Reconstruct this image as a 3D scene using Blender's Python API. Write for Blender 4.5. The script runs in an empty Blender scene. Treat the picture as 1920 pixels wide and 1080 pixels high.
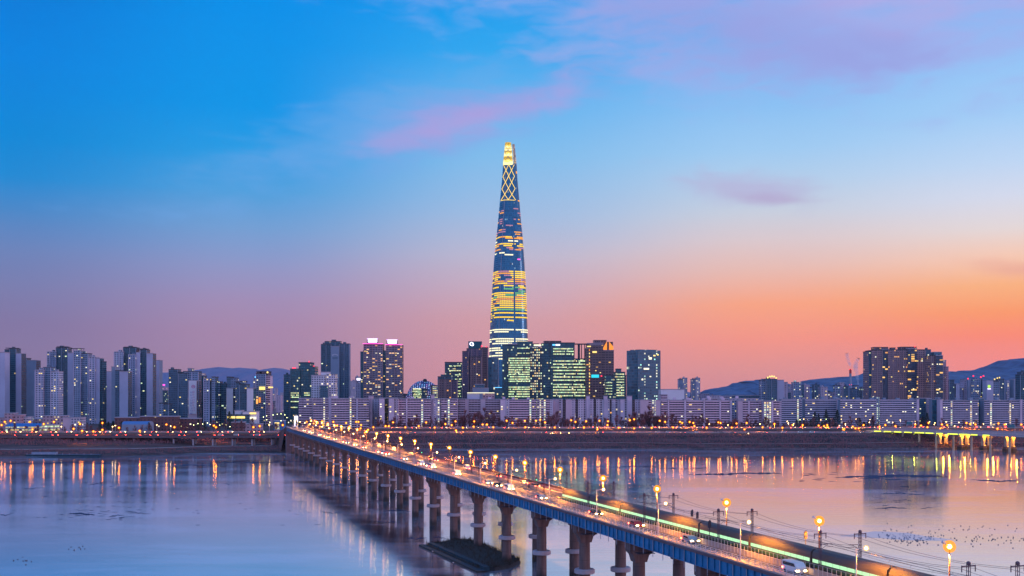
import bpy, math, random
from math import sin, cos, pi, sqrt, atan2, radians, hypot
sc = bpy.context.scene
COL = sc.collection
R = random.Random(7)

# ------------------------------------------------------------ camera
H, F, HY = 53.0, 2000.0, 738.0           # eye height (m), focal length and horizon row in photo pixels
cd = bpy.data.cameras.new('camera'); cam = bpy.data.objects.new('camera', cd); COL.objects.link(cam)
cam.location = (0, 0, H); cam.rotation_euler = (pi/2, 0, 0)
cd.sensor_width = 36; cd.lens = 36*F/1920; cd.shift_y = (HY-540)/1920
cd.clip_start = 1; cd.clip_end = 60000
sc.camera = cam

# ------------------------------------------------------------ colour management, sampling
sc.view_settings.view_transform = 'Standard'
try: sc.view_settings.look = 'None'
except Exception: pass
sc.view_settings.exposure = 0.0; sc.view_settings.gamma = 1
sc.render.engine = 'CYCLES'
sc.cycles.use_denoising = True
sc.cycles.max_bounces = 6; sc.cycles.diffuse_bounces = 2; sc.cycles.glossy_bounces = 3
sc.cycles.transparent_max_bounces = 24; sc.cycles.volume_bounces = 1
sc.cycles.sample_clamp_indirect = 6; sc.cycles.caustics_reflective = False

def lin(c):
    return tuple((v/255/12.92 if v/255 <= .04045 else ((v/255+.055)/1.055)**2.4) for v in c)

# ------------------------------------------------------------ node helpers
class NT:
    def __init__(s, tree): s.t = tree; s.n = tree.nodes; s.l = tree.links
    def new(s, kind, **kw):
        n = s.n.new(kind)
        for k, v in kw.items(): setattr(n, k, v)
        return n
    def put(s, sock, v):
        if isinstance(v, bpy.types.NodeSocket): s.l.new(v, sock)
        elif v is not None: sock.default_value = v
    def m(s, op, a, b=None, c=None, clamp=False):
        n = s.n.new('ShaderNodeMath'); n.operation = op; n.use_clamp = clamp
        s.put(n.inputs[0], a)
        if b is not None: s.put(n.inputs[1], b)
        if c is not None: s.put(n.inputs[2], c)
        return n.outputs[0]
    def mr(s, v, a, b, c=0., d=1., smooth=False):
        n = s.n.new('ShaderNodeMapRange'); n.interpolation_type = 'SMOOTHSTEP' if smooth else 'LINEAR'
        s.put(n.inputs['Value'], v); s.put(n.inputs['From Min'], a); s.put(n.inputs['From Max'], b)
        s.put(n.inputs['To Min'], c); s.put(n.inputs['To Max'], d)
        return n.outputs['Result']
    def mix(s, f, a, b, blend='MIX'):
        n = s.n.new('ShaderNodeMix'); n.data_type = 'RGBA'; n.blend_type = blend
        s.put(n.inputs[0], f)
        for sock, v in ((n.inputs[6], a), (n.inputs[7], b)):
            if isinstance(v, tuple) and len(v) == 3: v = (*v, 1)
            s.put(sock, v)
        return n.outputs[2]
    def ramp(s, f, stops, interp='LINEAR'):
        n = s.n.new('ShaderNodeValToRGB'); n.color_ramp.interpolation = interp
        e = n.color_ramp.elements
        while len(e) < len(stops): e.new(0.5)
        for i, (p, c) in enumerate(stops): e[i].position = p; e[i].color = (*c, 1)
        s.put(n.inputs[0], f)
        return n.outputs[0]
    def noise(s, vec, scale, detail=3, rough=.55, dist=0.):
        n = s.n.new('ShaderNodeTexNoise'); s.put(n.inputs['Vector'], vec)
        n.inputs['Scale'].default_value = scale; n.inputs['Detail'].default_value = detail
        n.inputs['Roughness'].default_value = rough; n.inputs['Distortion'].default_value = dist
        return n.outputs['Fac']
    def comb(s, x, y, z):
        n = s.n.new('ShaderNodeCombineXYZ')
        for i, v in enumerate((x, y, z)): s.put(n.inputs[i], v)
        return n.outputs[0]
    def sep(s, v):
        n = s.n.new('ShaderNodeSeparateXYZ'); s.put(n.inputs[0], v); return n.outputs

# ------------------------------------------------------------ world: dusk sky
w = bpy.data.worlds.new('World'); sc.world = w; w.use_nodes = True
W = NT(w.node_tree); W.n.clear()
tc = W.new('ShaderNodeTexCoord')
nrm = W.new('ShaderNodeVectorMath', operation='NORMALIZE'); W.l.new(tc.outputs['Generated'], nrm.inputs[0])
dx, dy, dz = W.sep(nrm.outputs[0])
hyp = W.m('SQRT', W.m('ADD', W.m('MULTIPLY', dx, dx), W.m('MULTIPLY', dy, dy)))
el = W.m('DIVIDE', dz, W.m('MAXIMUM', hyp, .02))
az = W.m('ARCTAN2', dx, dy)
vec_ae = W.comb(az, el, 0.0)
wob = W.noise(W.comb(W.m('MULTIPLY', az, 1.4), W.m('MULTIPLY', el, 6.0), 0.0), 1.6, 2)
elw = W.m('ADD', el, W.m('MULTIPLY', W.m('SUBTRACT', wob, .5), .02))
e01 = W.m('DIVIDE', elw, .5, clamp=True)
def sky_col(x, stops):                      # stops measured at photo rows
    hh = hypot(F, x-960)
    out = []
    for y, c in sorted(stops, key=lambda s: -s[0]):
        k = max(0., min(1., (y-520)/218)); l = lin(c); g = (l[0]+l[1]+l[2])/3
        out.append((max(0., min(.98, (HY-y)/hh/.5)), tuple(max(0, g+(v-g)*(1+.10*k))*(1+q*k) for v, q in zip(l, (.06, .07, -.16)))))
    return out
cols = [
 (0,    [(738,(132,112,152)),(650,(132,114,158)),(600,(130,116,162)),(540,(124,124,172)),(470,(108,132,186)),(400,(74,136,200)),(330,(26,138,212)),(250,(0,136,216)),(100,(0,132,224)),(0,(0,126,220)),(-200,(0,90,180))]),
 (480,  [(738,(160,126,160)),(680,(166,130,166)),(620,(168,134,172)),(560,(162,142,184)),(500,(146,152,198)),(430,(116,160,212)),(360,(76,160,222)),(290,(36,156,228)),(200,(4,150,232)),(0,(0,144,234)),(-200,(0,100,200))]),
 (960,  [(738,(205,142,160)),(680,(212,148,164)),(600,(212,158,170)),(540,(204,172,190)),(480,(192,186,208)),(400,(162,190,226)),(300,(132,190,236)),(200,(104,182,240)),(100,(50,168,240)),(0,(24,158,238)),(-200,(10,120,210))]),
 (1440, [(738,(208,140,156)),(700,(222,146,150)),(640,(246,150,134)),(570,(252,166,130)),(500,(236,190,178)),(450,(222,203,206)),(400,(203,209,223)),(340,(180,208,236)),(280,(160,204,243)),(200,(140,194,244)),(0,(104,170,238))]),
 (1920, [(738,(232,142,150)),(680,(246,142,138)),(630,(255,140,112)),(580,(255,156,102)),(530,(255,180,124)),(480,(250,204,180)),(430,(232,218,216)),(370,(214,220,238)),(300,(192,216,245)),(200,(162,206,248)),(0,(132,186,246))]),
]
azs = [atan2(x-960, F) for x, _ in cols]
def stops_to_ramp(x, st): return W.ramp(e01, sky_col(x, st))
cur = None
# sky behind the viewer: quiet lilac-blue dusk
back = W.ramp(e01, [(0, (.78,.60,1.)), (.3, (.66,.66,1.02)), (.7, (.42,.56,1.)), (1, (.16,.34,.78))])
bgain = W.new('ShaderNodeVectorMath', operation='SCALE'); W.l.new(back, bgain.inputs[0]); bgain.inputs['Scale'].default_value = 1.35; back = bgain.outputs[0]
ramps = [stops_to_ramp(x, st) for x, st in cols]
cur = W.mix(W.mr(az, -1.9, azs[0], 0, 1, True), back, ramps[0])
for i in range(1, 5):
    cur = W.mix(W.mr(az, azs[i-1], azs[i], 0, 1, True), cur, ramps[i])
cur = W.mix(W.mr(az, azs[4]+.1, 1.9, 0, 1, True), cur, back)
# high clouds, soft and streaky
strk = W.noise(W.comb(W.m('MULTIPLY', az, 3.0), W.m('MULTIPLY', el, 11.0), 2.0), 2.6, 4, .5, .4)
fine = W.noise(W.comb(W.m('MULTIPLY', az, 5.0), W.m('MULTIPLY', el, 14.0), 7.0), 5.0, 4, .5, .6)
def cloud(cur, px, py, halfw, halfh, rot, col, amt, edge=.9, nz=.9):
    ca, ce = atan2(px-960, F), (HY-py)/hypot(F, px-960)
    a = W.m('SUBTRACT', az, ca); e = W.m('SUBTRACT', el, ce)
    c, s = cos(radians(rot)), sin(radians(rot))
    u = W.m('DIVIDE', W.m('ADD', W.m('MULTIPLY', a, c), W.m('MULTIPLY', e, s)), halfw/F)
    v = W.m('DIVIDE', W.m('SUBTRACT', W.m('MULTIPLY', e, c), W.m('MULTIPLY', a, s)), halfh/F)
    r = W.m('SQRT', W.m('ADD', W.m('MULTIPLY', u, u), W.m('MULTIPLY', v, v)))
    r = W.m('ADD', r, W.m('MULTIPLY', W.m('SUBTRACT', W.m('ADD', W.m('MULTIPLY', strk, .6), W.m('MULTIPLY', fine, .4)), .5), -nz*2))
    mk = W.mr(r, 1.0, 1.0-edge, 0, amt, True)
    return W.mix(mk, cur, lin(col))
cur = cloud(cur, 760, 225, 560, 105, 19, (116,170,232), .6, 1., 1.2)
cur = cloud(cur, 930, 205, 330, 75, 17, (160,160,226), .55, 1., 1.1)
cur = cloud(cur, 860, 228, 250, 44, 15, (192,158,218), .5, 1., .8)
cur = cloud(cur, 1060, 168, 95, 48, 34, (190,160,224), .45, 1., .9)
cur = cloud(cur, 1560, 40, 800, 185, -6, (164,176,236), .85, 1., 1.2)
cur = cloud(cur, 1400, 62, 420, 100, -14, (150,158,224), .62, 1., 1.2)
cur = cloud(cur, 1720, -5, 240, 70, -6, (186,172,228), .55, 1., 1.)
cur = cloud(cur, 1390, 352, 200, 46, -9, (184,178,216), .7, 1., 1.2)
cur = cloud(cur, 1450, 374, 115, 17, -4, (180,158,200), .45, 1., .8)
cur = cloud(cur, 1910, 505, 110, 22, -8, (232,160,150), .5, 1., 1.)
bgd = W.new('ShaderNodeBackground'); W.l.new(cur, bgd.inputs['Color']); bgd.inputs['Strength'].default_value = 1.0
wo = W.new('ShaderNodeOutputWorld'); W.l.new(bgd.outputs[0], wo.inputs['Surface'])

# afterglow of the sun that has just gone, low on the right
sd = bpy.data.lights.new('sun', 'SUN'); sd.energy = .9; sd.angle = radians(18); sd.color = (1, .45, .42)
so = bpy.data.objects.new('sun', sd); COL.objects.link(so)
so.rotation_euler = (radians(84), 0, radians(72))

# ------------------------------------------------------------ materials
def newmat(name):
    m = bpy.data.materials.new(name); m.use_nodes = True
    t = NT(m.node_tree); b = t.n['Principled BSDF']
    return m, t, b
def mat(name, col, rough=.7, metal=0., var=.0, scale=.2, bump=0., spec=None):
    m, t, b = newmat(name)
    b.inputs['Roughness'].default_value = rough; b.inputs['Metallic'].default_value = metal
    if spec is not None: b.inputs['Specular IOR Level'].default_value = spec
    if var:
        g = t.new('ShaderNodeNewGeometry')
        n = t.noise(g.outputs['Position'], scale, 5, .6)
        c0 = tuple(v*(1-var) for v in col); c1 = tuple(min(1, v*(1+var)) for v in col)
        t.l.new(t.mix(t.mr(n, .3, .7), c0, c1), b.inputs['Base Color'])
        if bump:
            bp = t.new('ShaderNodeBump'); bp.inputs['Strength'].default_value = bump; t.l.new(n, bp.inputs['Height'])
            t.l.new(bp.outputs[0], b.inputs['Normal'])
    else: b.inputs['Base Color'].default_value = (*col, 1)
    return m
def emis(name, col, st, sampled=True):
    m, t, b = newmat(name)
    b.inputs['Base Color'].default_value = (*[c*.12 for c in col], 1)
    b.inputs['Emission Color'].default_value = (*col, 1); b.inputs['Emission Strength'].default_value = st
    if not sampled:
        try: m.cycles.emission_sampling = 'NONE'
        except Exception: pass
    return m
def halo_mat(name, col, st, a):  # see-through emissive shell that draws the bloom around a lamp
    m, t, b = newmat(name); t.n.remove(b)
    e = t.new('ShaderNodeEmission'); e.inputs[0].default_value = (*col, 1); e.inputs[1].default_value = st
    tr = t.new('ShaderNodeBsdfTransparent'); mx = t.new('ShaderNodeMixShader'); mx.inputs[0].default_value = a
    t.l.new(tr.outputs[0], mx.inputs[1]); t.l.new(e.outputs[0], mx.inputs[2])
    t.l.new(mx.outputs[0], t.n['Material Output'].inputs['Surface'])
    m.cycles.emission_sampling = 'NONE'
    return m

YEL, WHT, GRN, ORG = (1, .62, .13), (1, .9, .62), (.72, 1, .62), (1, .38, .05)
def facade(name, wall, glass, cw=3.2, ch=3., wx=(.12, .88), wy=(.25, .8), p=.04, lit=(YEL, WHT), st=1.1, rowvar=0., grough=.25,
           colp=0, colw=8, wrough=.8, metal=0., dim=0.):
    """windows as a grid in metres on the wall's UVs: dark panes, some lit from inside"""
    m, t, b = newmat(name)
    uv = t.new('ShaderNodeUVMap'); u, v, _ = t.sep(uv.outputs[0])
    oi = t.new('ShaderNodeObjectInfo'); sd = t.m('MULTIPLY', oi.outputs['Random'], 97.0)
    gx = t.m('DIVIDE', u, cw); gy = t.m('DIVIDE', v, ch)
    ix = t.m('FLOOR', gx); iy = t.m('FLOOR', gy); fx = t.m('FRACT', gx); fy = t.m('FRACT', gy)
    mk = t.m('MULTIPLY', t.m('MULTIPLY', t.m('GREATER_THAN', fx, wx[0]), t.m('LESS_THAN', fx, wx[1])),
             t.m('MULTIPLY', t.m('GREATER_THAN', fy, wy[0]), t.m('LESS_THAN', fy, wy[1])))
    wn = t.new('ShaderNodeTexWhiteNoise', noise_dimensions='3D'); t.l.new(t.comb(ix, iy, sd), wn.inputs['Vector'])
    nv = wn.outputs['Value']
    pr = p
    if rowvar:
        wr = t.new('ShaderNodeTexWhiteNoise', noise_dimensions='2D'); t.l.new(t.comb(iy, sd, 0.), wr.inputs['Vector'])
        pr = t.m('MULTIPLY', p, t.mr(wr.outputs['Value'], 0., rowvar, .15, 1.0))
    if colp:
        hit = t.m('LESS_THAN', t.m('MODULO', t.m('ADD', ix, 100.*colw+colw//2), float(colw)), .9)
        pr = t.m('ADD', pr, t.m('MULTIPLY', hit, colp))
    on = t.m('LESS_THAN', nv, pr)
    lvl = t.mr(t.m('FRACT', t.m('MULTIPLY', nv, 517.3)), 0, 1, .45, 1.2)
    stops = [(i/max(1, len(lit)-1) if len(lit) > 1 else 0, c) for i, c in enumerate(lit)]
    lc = t.ramp(t.m('FRACT', t.m('MULTIPLY', nv, 91.7)), stops)
    g = t.new('ShaderNodeNewGeometry'); n = t.noise(g.outputs['Position'], .06, 4)
    wc = t.mix(t.mr(n, .3, .7), tuple(c*.82 for c in wall), tuple(min(1, c*1.12) for c in wall))
    wc = t.mix(1., wc, t.ramp(oi.outputs['Random'], [(0, (.80, .80, .84)), (.35, (1, .94, .98)), (.65, (.92, .98, 1)), (1, (1, 1, 1))]), 'MULTIPLY')
    n2 = t.m('FRACT', t.m('MULTIPLY', nv, 33.1))
    gc = t.mix(n2, tuple(c*.6 for c in glass), tuple(c*1.5 for c in glass))
    t.l.new(t.mix(mk, wc, gc), b.inputs['Base Color'])
    t.put(b.inputs['Roughness'], t.mr(mk, 0, 1, wrough, grough))
    b.inputs['Metallic'].default_value = metal
    t.l.new(lc, b.inputs['Emission Color'])
    em = t.m('MULTIPLY', t.m('MULTIPLY', on, mk), t.m('MULTIPLY', lvl, st))
    t.l.new(em, b.inputs['Emission Strength'])
    m.cycles.emission_sampling = 'NONE'
    return m

M = {}
M['end']   = mat('painted_wall', (.39, .40, .55), .8, var=.14, scale=.03)
M['endf']  = mat('dusk_lilac_flats_wall', (.60, .46, .57), .8, var=.12, scale=.06)  # dusk pink is mixed into flats' wall, parapet and gallery colours
M['endp']  = mat('pink_wall', (.56, .40, .48), .8, var=.07, scale=.05)  # sunset pink of right-facing slab ends is put into this colour
M['endd']  = mat('blue_grey_wall', (.21, .26, .36), .8, var=.1, scale=.05)
M['endl']  = mat('balcony_parapet', (.72, .50, .60), .8, var=.05, scale=.05)
M['endb']  = mat('blue_balcony_parapet', (.52, .45, .57), .8, var=.05, scale=.05)
M['goldf'] = mat('mauve_fin', (.33, .22, .24), .8)
M['white'] = mat('white_wall', (.66, .62, .68), .8, var=.06, scale=.1)
M['roof']  = mat('roof_slab', (.055, .055, .075), .9)
M['roofl'] = mat('pale_roof', (.34, .31, .38), .9)
M['dark']  = facade('dark_glazed_flats', (.03, .11, .16), (.01, .06, .10), 3.4, 3., (.1, .9), (.3, .85), .016, (YEL, GRN, WHT))
M['dark2'] = facade('slate_flats', (.07, .14, .21), (.015, .07, .12), 3., 3., (.18, .82), (.28, .8), .022, (YEL, GRN, WHT))
M['mid']   = facade('grey_flats', (.19, .26, .38), (.02, .07, .12), 3.4, 3., (.14, .86), (.32, .82), .045, (YEL, WHT, GRN))
M['light'] = facade('pale_flats', (.46, .46, .58), (.02, .07, .12), 4., 3., (.22, .78), (.3, .78), .06, (YEL, WHT))
M['stair'] = facade('pale_stairwell_flats', (.26, .32, .45), (.015, .07, .12), 3.2, 3., (.2, .8), (.3, .8), .05, (YEL, WHT, GRN), colp=.3, colw=5)
M['slab']  = facade('gallery_flats', (.66, .49, .58), (.035, .03, .07), 3.6, 2.9, (.02, .98), (.42, .93), .012, (YEL, WHT), .9)
M['slabp'] = facade('pink_gallery_flats', (.60, .42, .50), (.06, .04, .07), 3.6, 2.9, (.03, .97), (.42, .93), .015, (YEL, WHT), .9)
M['slabv'] = facade('window_flats', (.52, .45, .55), (.05, .045, .08), 5.2, 2.9, (.1, .46), (.3, .92), .03, (YEL, WHT), .9)
M['slabw'] = facade('small_window_flats', (.55, .46, .56), (.06, .05, .09), 3.2, 2.9, (.3, .62), (.35, .8), .05, (YEL, WHT), 1.1)
M['slabb'] = facade('blue_gallery_flats', (.44, .41, .53), (.02, .05, .10), 3.6, 2.9, (.02, .98), (.44, .93), .015, (YEL, WHT, GRN), 1.)
M['teal']  = facade('teal_wall_flats', (.04, .12, .18), (.02, .06, .1), 3., 2.9, (.15, .85), (.3, .85), .06, (YEL, GRN), 1.2)
M['lits']  = facade('lit_stairwell', (.50, .44, .52), (.1, .08, .08), 3.2, 2.9, (.22, .78), (.2, .75), .93, (YEL, WHT, GRN), 1.3)
M['litg']  = facade('green_lit_stairwell', (.28, .33, .44), (.1, .08, .08), 3.2, 2.9, (.25, .75), (.25, .7), .8, (GRN, WHT), 1.2)
M['off']   = facade('teal_office', (.015, .07, .10), (.02, .08, .11), 2.4, 3.9, (.1, .9), (.28, .72), .34, (YEL, GRN, WHT), .9, rowvar=1., grough=.15)
M['offb']  = facade('office_lit_floor', (.02, .06, .08), (.02, .07, .1), 2.0, 4., (.1, .9), (.05, .95), .93, ((1, .85, .32), (.8, 1, .5), (.62, 1, .52), (1, .95, .5)), 1.25, grough=.2)
M['offd']  = facade('dark_office', (.005, .08, .11), (.005, .09, .12), 2.4, 3.9, (.12, .88), (.25, .8), .07, (YEL, GRN, WHT), 1.1, grough=.15)
M['offs']  = facade('small_window_office', (.02, .055, .08), (.02, .07, .1), 3., 3.9, (.25, .75), (.25, .75), .62, (YEL, WHT, GRN), 1.3)
M['glass'] = facade('blue_curtain_wall', (.015, .09, .14), (.02, .11, .17), 3., 4., (.06, .94), (.08, .92), .012, (GRN, WHT), .8, grough=.12, wrough=.3, metal=.12)
M['glassc']= facade('blue_curtain_wall_with_lit_shafts', (.015, .09, .14), (.02, .11, .17), 3.2, 4., (.2, .8), (.25, .75), .05, (GRN, WHT, (.3, 1, .8)), 1.1, grough=.12, wrough=.3, metal=.12, colp=.5, colw=6)
M['brown'] = facade('brown_flats', (.13, .085, .10), (.03, .03, .05), 3.4, 3.2, (.2, .8), (.3, .8), .035, (YEL, ORG), 1.3)
M['brown2']= facade('brown_stone_office', (.15, .10, .105), (.03, .03, .05), 4.2, 3.6, (.12, .88), (.35, .75), .07, (YEL, ORG, YEL), 1.2, rowvar=1.)
M['purp']  = facade('dark_purple_flats', (.10, .075, .13), (.025, .035, .07), 3.4, 3.2, (.3, .7), (.3, .75), .05, (YEL, ORG), 1.3)
M['twin']  = facade('brown_balcony_flats', (.29, .22, .27), (.04, .04, .075), 4.4, 3., (.08, .92), (.42, .92), .17, (YEL, ORG, WHT), 1.2)
M['gold']  = facade('mauve_tower_flats', (.30, .19, .21), (.05, .05, .08), 3., 3.1, (.22, .78), (.25, .8), .05, (YEL, ORG, YEL), 1.2)
M['goldg'] = facade('tower_glazed_bay', (.035, .06, .11), (.02, .05, .09), 5.2, 3.1, (.04, .96), (.2, .85), .2, (ORG, YEL, ORG), 1.3, rowvar=1.)
M['white_w'] = facade('white_window_flats', (.6, .56, .64), (.05, .07, .12), 3.2, 3., (.2, .8), (.28, .8), .1, (YEL, WHT), 1.4)
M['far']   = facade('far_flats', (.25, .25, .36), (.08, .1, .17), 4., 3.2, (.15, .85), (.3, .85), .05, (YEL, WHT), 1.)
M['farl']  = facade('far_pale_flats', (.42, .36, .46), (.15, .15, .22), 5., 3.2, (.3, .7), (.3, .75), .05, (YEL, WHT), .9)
M['pinklat'] = facade('pink_lattice_wall', (.42, .28, .34), (.13, .08, .12), 3.2, 3.1, (.25, .75), (.3, .75), .03, (YEL, WHT), 1.)
M['low']   = facade('low_pink_building', (.42, .27, .32), (.06, .05, .08), 4., 3.6, (.25, .7), (.35, .75), .12, (YEL, WHT), 1.)
M['lowb']  = facade('low_red_building', (.14, .055, .06), (.03, .03, .05), 4., 3.6, (.25, .7), (.35, .75), .06, (YEL, WHT), 1.)
M['hallw'] = facade('hall_wall', (.5, .42, .44), (.1, .08, .06), 3., 3.4, (.06, .94), (.5, .95), .85, (YEL, GRN), 1.0)
M['billb'] = emis('orange_screen', (1, .42, .1), 1.6, False)
M['bluer'] = mat('blue_roof', (.02, .16, .42), .5)
M['tealr'] = mat('teal_roof', (.02, .14, .18), .6)
M['metal'] = mat('grey_metal', (.30, .29, .34), .5, .4)
M['dmetal']= mat('dark_metal', (.035, .03, .045), .6, .2)
M['brmetal'] = mat('rusty_mast_steel', (.14, .08, .10), .7, .2)
M['wpost'] = mat('pale_post', (.55, .52, .6), .5)
M['red']   = emis('red_lamp', (1, .02, .06), 3., False)
M['pink']  = emis('pink_neon', (1, .08, .55), 2.2, False)
M['violet']= emis('violet_neon', (.55, .35, 1), 2.5, False)
M['blue']  = emis('blue_sign_light', (.1, .45, 1), 2.5, False)
M['cyan']  = emis('cyan_light', (.03, .75, 1), 1.1, False)
M['wsign'] = emis('white_sign_light', (.9, .8, 1), 3., False)
M['yel']   = emis('yellow_window_light', (1, .72, .2), 1.5, False)
M['wht']   = emis('white_window_light', (1, .92, .62), 1.6, False)
M['grn']   = emis('green_lamp', (.1, 1, .45), 3., False)
M['orgl']  = emis('orange_crown_light', (1, .3, .03), 1.2, False)
M['head']  = emis('headlight', (1, .62, .22), 36)
M['tail']  = emis('taillight', (1, .05, .02), 60)
M['bulb']  = emis('sodium_bulb', (1, .42, .05), 200)
M['globe'] = halo_mat('sodium_halo', (1, .33, .01), 1.4, .6)
M['bulbs'] = emis('sodium_shore_bulb', (1, .33, .03), 70)
M['halos']= halo_mat('sodium_shore_halo', (1, .2, .01), 1.3, .7)
M['bulbw'] = emis('warm_white_bulb', (1, .60, .18), 70)
M['halow']= halo_mat('warm_white_halo', (1, .6, .28), 1.4, .5)
M['bulbg'] = emis('pale_green_bulb', (.75, 1, .4), 22)
M['concrete'] = mat('pier_concrete', (.135, .088, .088), .85, var=.22, scale=.35, bump=.15)
def stained_concrete():
    m, t, b = newmat('pier_concrete'); g = t.new('ShaderNodeNewGeometry'); x, y, z = t.sep(g.outputs['Position'])
    n = t.noise(t.comb(t.m('MULTIPLY', x, .9), t.m('MULTIPLY', y, .9), t.m('MULTIPLY', z, .12)), 1.0, 5, .6)
    c = t.mix(t.mr(n, .35, .65), (.095, .062, .062), (.185, .125, .12))
    tide = t.mr(t.m('ADD', z, t.m('MULTIPLY', n, 2.2)), 2.6, 4.2)
    c = t.mix(tide, (.035, .032, .032), c)
    joint = t.m('LESS_THAN', t.m('FRACT', t.m('DIVIDE', z, 3.6)), .03)
    t.l.new(t.mix(t.m('MULTIPLY', joint, .5), c, (.05, .035, .035)), b.inputs['Base Color']); b.inputs['Roughness'].default_value = .85
    return m
M['concrete'] = stained_concrete()
M['collar'] = mat('collar_concrete', (.40, .35, .40), .8, var=.15, scale=.6)
M['girder'] = mat('blue_girder_paint', (.0, .15, .34), .45, var=.38, scale=.45)
M['deck']  = mat('deck_edge_concrete', (.13, .085, .10), .85, var=.2, scale=.4)
M['asph']  = mat('asphalt', (.11, .088, .08), .75, var=.2, scale=.5)
M['ballast'] = mat('track_ballast', (.05, .04, .045), .95, var=.4, scale=2.5)
M['barrier'] = mat('parapet_wall', (.42, .32, .30), .8, var=.12, scale=.5)
M['dbar']  = mat('dark_parapet', (.10, .055, .065), .8, var=.2, scale=.5)
M['rail']  = mat('rail_steel', (.3, .28, .3), .35, .9)
M['train'] = mat('train_body', (.11, .08, .075), .6, .1)
M['traing'] = mat('train_green_band', (.03, .10, .05), .4, .1)
M['trainw'] = emis('train_window_light', (.48, .92, .50), 1.1, False)
M['bark']  = mat('bark', (.045, .025, .03), .95)
M['twig']  = mat('bare_twigs', (.25, .105, .12), .95)
M['pine']  = mat('dark_needles', (.02, .04, .035), .95)
M['lawn']  = mat('bank_grass', (.05, .045, .03), .95)
M['mast']  = mat('mast_steel', (.06, .045, .06), .6, .3)
M['wire']  = mat('overhead_wire', (.09, .06, .09), .6)
M['reed']  = mat('dry_reeds', (.035, .03, .022), .95)
M['stone'] = mat('islet_stone', (.008, .035, .055), .9, var=.3, scale=.6)
M['soil']  = mat('islet_soil', (.02, .02, .02), .95, var=.4, scale=.8)
M['bird']  = mat('waterbird_feathers', (.17, .16, .20), .8)
M['paint'] = mat('road_paint', (.6, .6, .6), .7)
M['tyre']  = mat('tyre', (.02, .02, .02), .9)
M['cglass'] = mat('car_glass', (.02, .025, .03), .1)
CARP = [('white', mat('white_car_paint', (.7, .7, .72), .3)), ('silver', mat('silver_car_paint', (.35, .36, .38), .3, .5)),
        ('black', mat('black_car_paint', (.02, .02, .022), .25)), ('red', mat('red_car_paint', (.35, .02, .02), .3)),
        ('blue', mat('blue_car_paint', (.03, .07, .25), .3))]
M['tbody'] = facade('tower_glass', (.015, .11, .19), (.01, .14, .26), 1.6, 4.3, (.16, .9), (.2, .9), .012, (WHT, (.4, .9, 1)), .9, grough=.12, wrough=.35, metal=.45)
M['tyel']  = emis('tower_yellow_floor_light', (1, .62, .02), 1.4, False)
M['torg']  = emis('tower_orange_floor_light', (1, .38, .02), 1.2, False)
M['tpnk']  = emis('tower_dim_pink_floor_light', (.75, .30, .40), .75, False)
M['twht']  = emis('tower_white_floor_light', (1, .92, .55), 1.5, False)
M['tgrn']  = emis('tower_green_floor_light', (.25, .75, .25), .7, False)
M['crown'] = facade('lantern_panels', (1., .7, .2), (1., .8, .4), 3.2, 5., (.0, .0), (.0, .0), 0)
def crown_mat():
    m, t, b = newmat('lantern_glow'); uv = t.new('ShaderNodeUVMap'); u, v, _ = t.sep(uv.outputs[0])
    n = t.noise(t.comb(u, v, 0.), .22, 3, .6)
    band = t.m('MULTIPLY', t.m('ADD', t.m('SINE', t.m('MULTIPLY', v, .42)), 1.), .5)
    f = t.m('ADD', t.m('MULTIPLY', n, .8), t.m('MULTIPLY', band, .5))
    t.l.new(t.ramp(f, [(.3, (.5, .32, .01)), (.6, (1, .62, .04)), (.82, (1, .78, .16)), (.96, (1, .92, .45))]), b.inputs['Emission Color'])
    t.put(b.inputs['Emission Strength'], t.mr(f, .35, .9, .75, 1.25)); m.cycles.emission_sampling = 'NONE'; b.inputs['Base Color'].default_value = (.12, .07, .01, 1)
    return m
M['crown'] = crown_mat()
M['lantb'] = emis('lantern_band_light', (1, .86, .36), 1.5, False)
M['lattice'] = emis('lattice_light', (1, .66, .13), 1.5, False)
M['dots'] = facade('dotted_light_roof', (.03, .05, .16), (.05, .1, .3), 3.2, 3.2, (.28, .72), (.28, .72), .9, ((.15, .45, 1), (.35, .7, 1), (.7, .3, .9), (.9, .9, 1)), 1.1)

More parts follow.
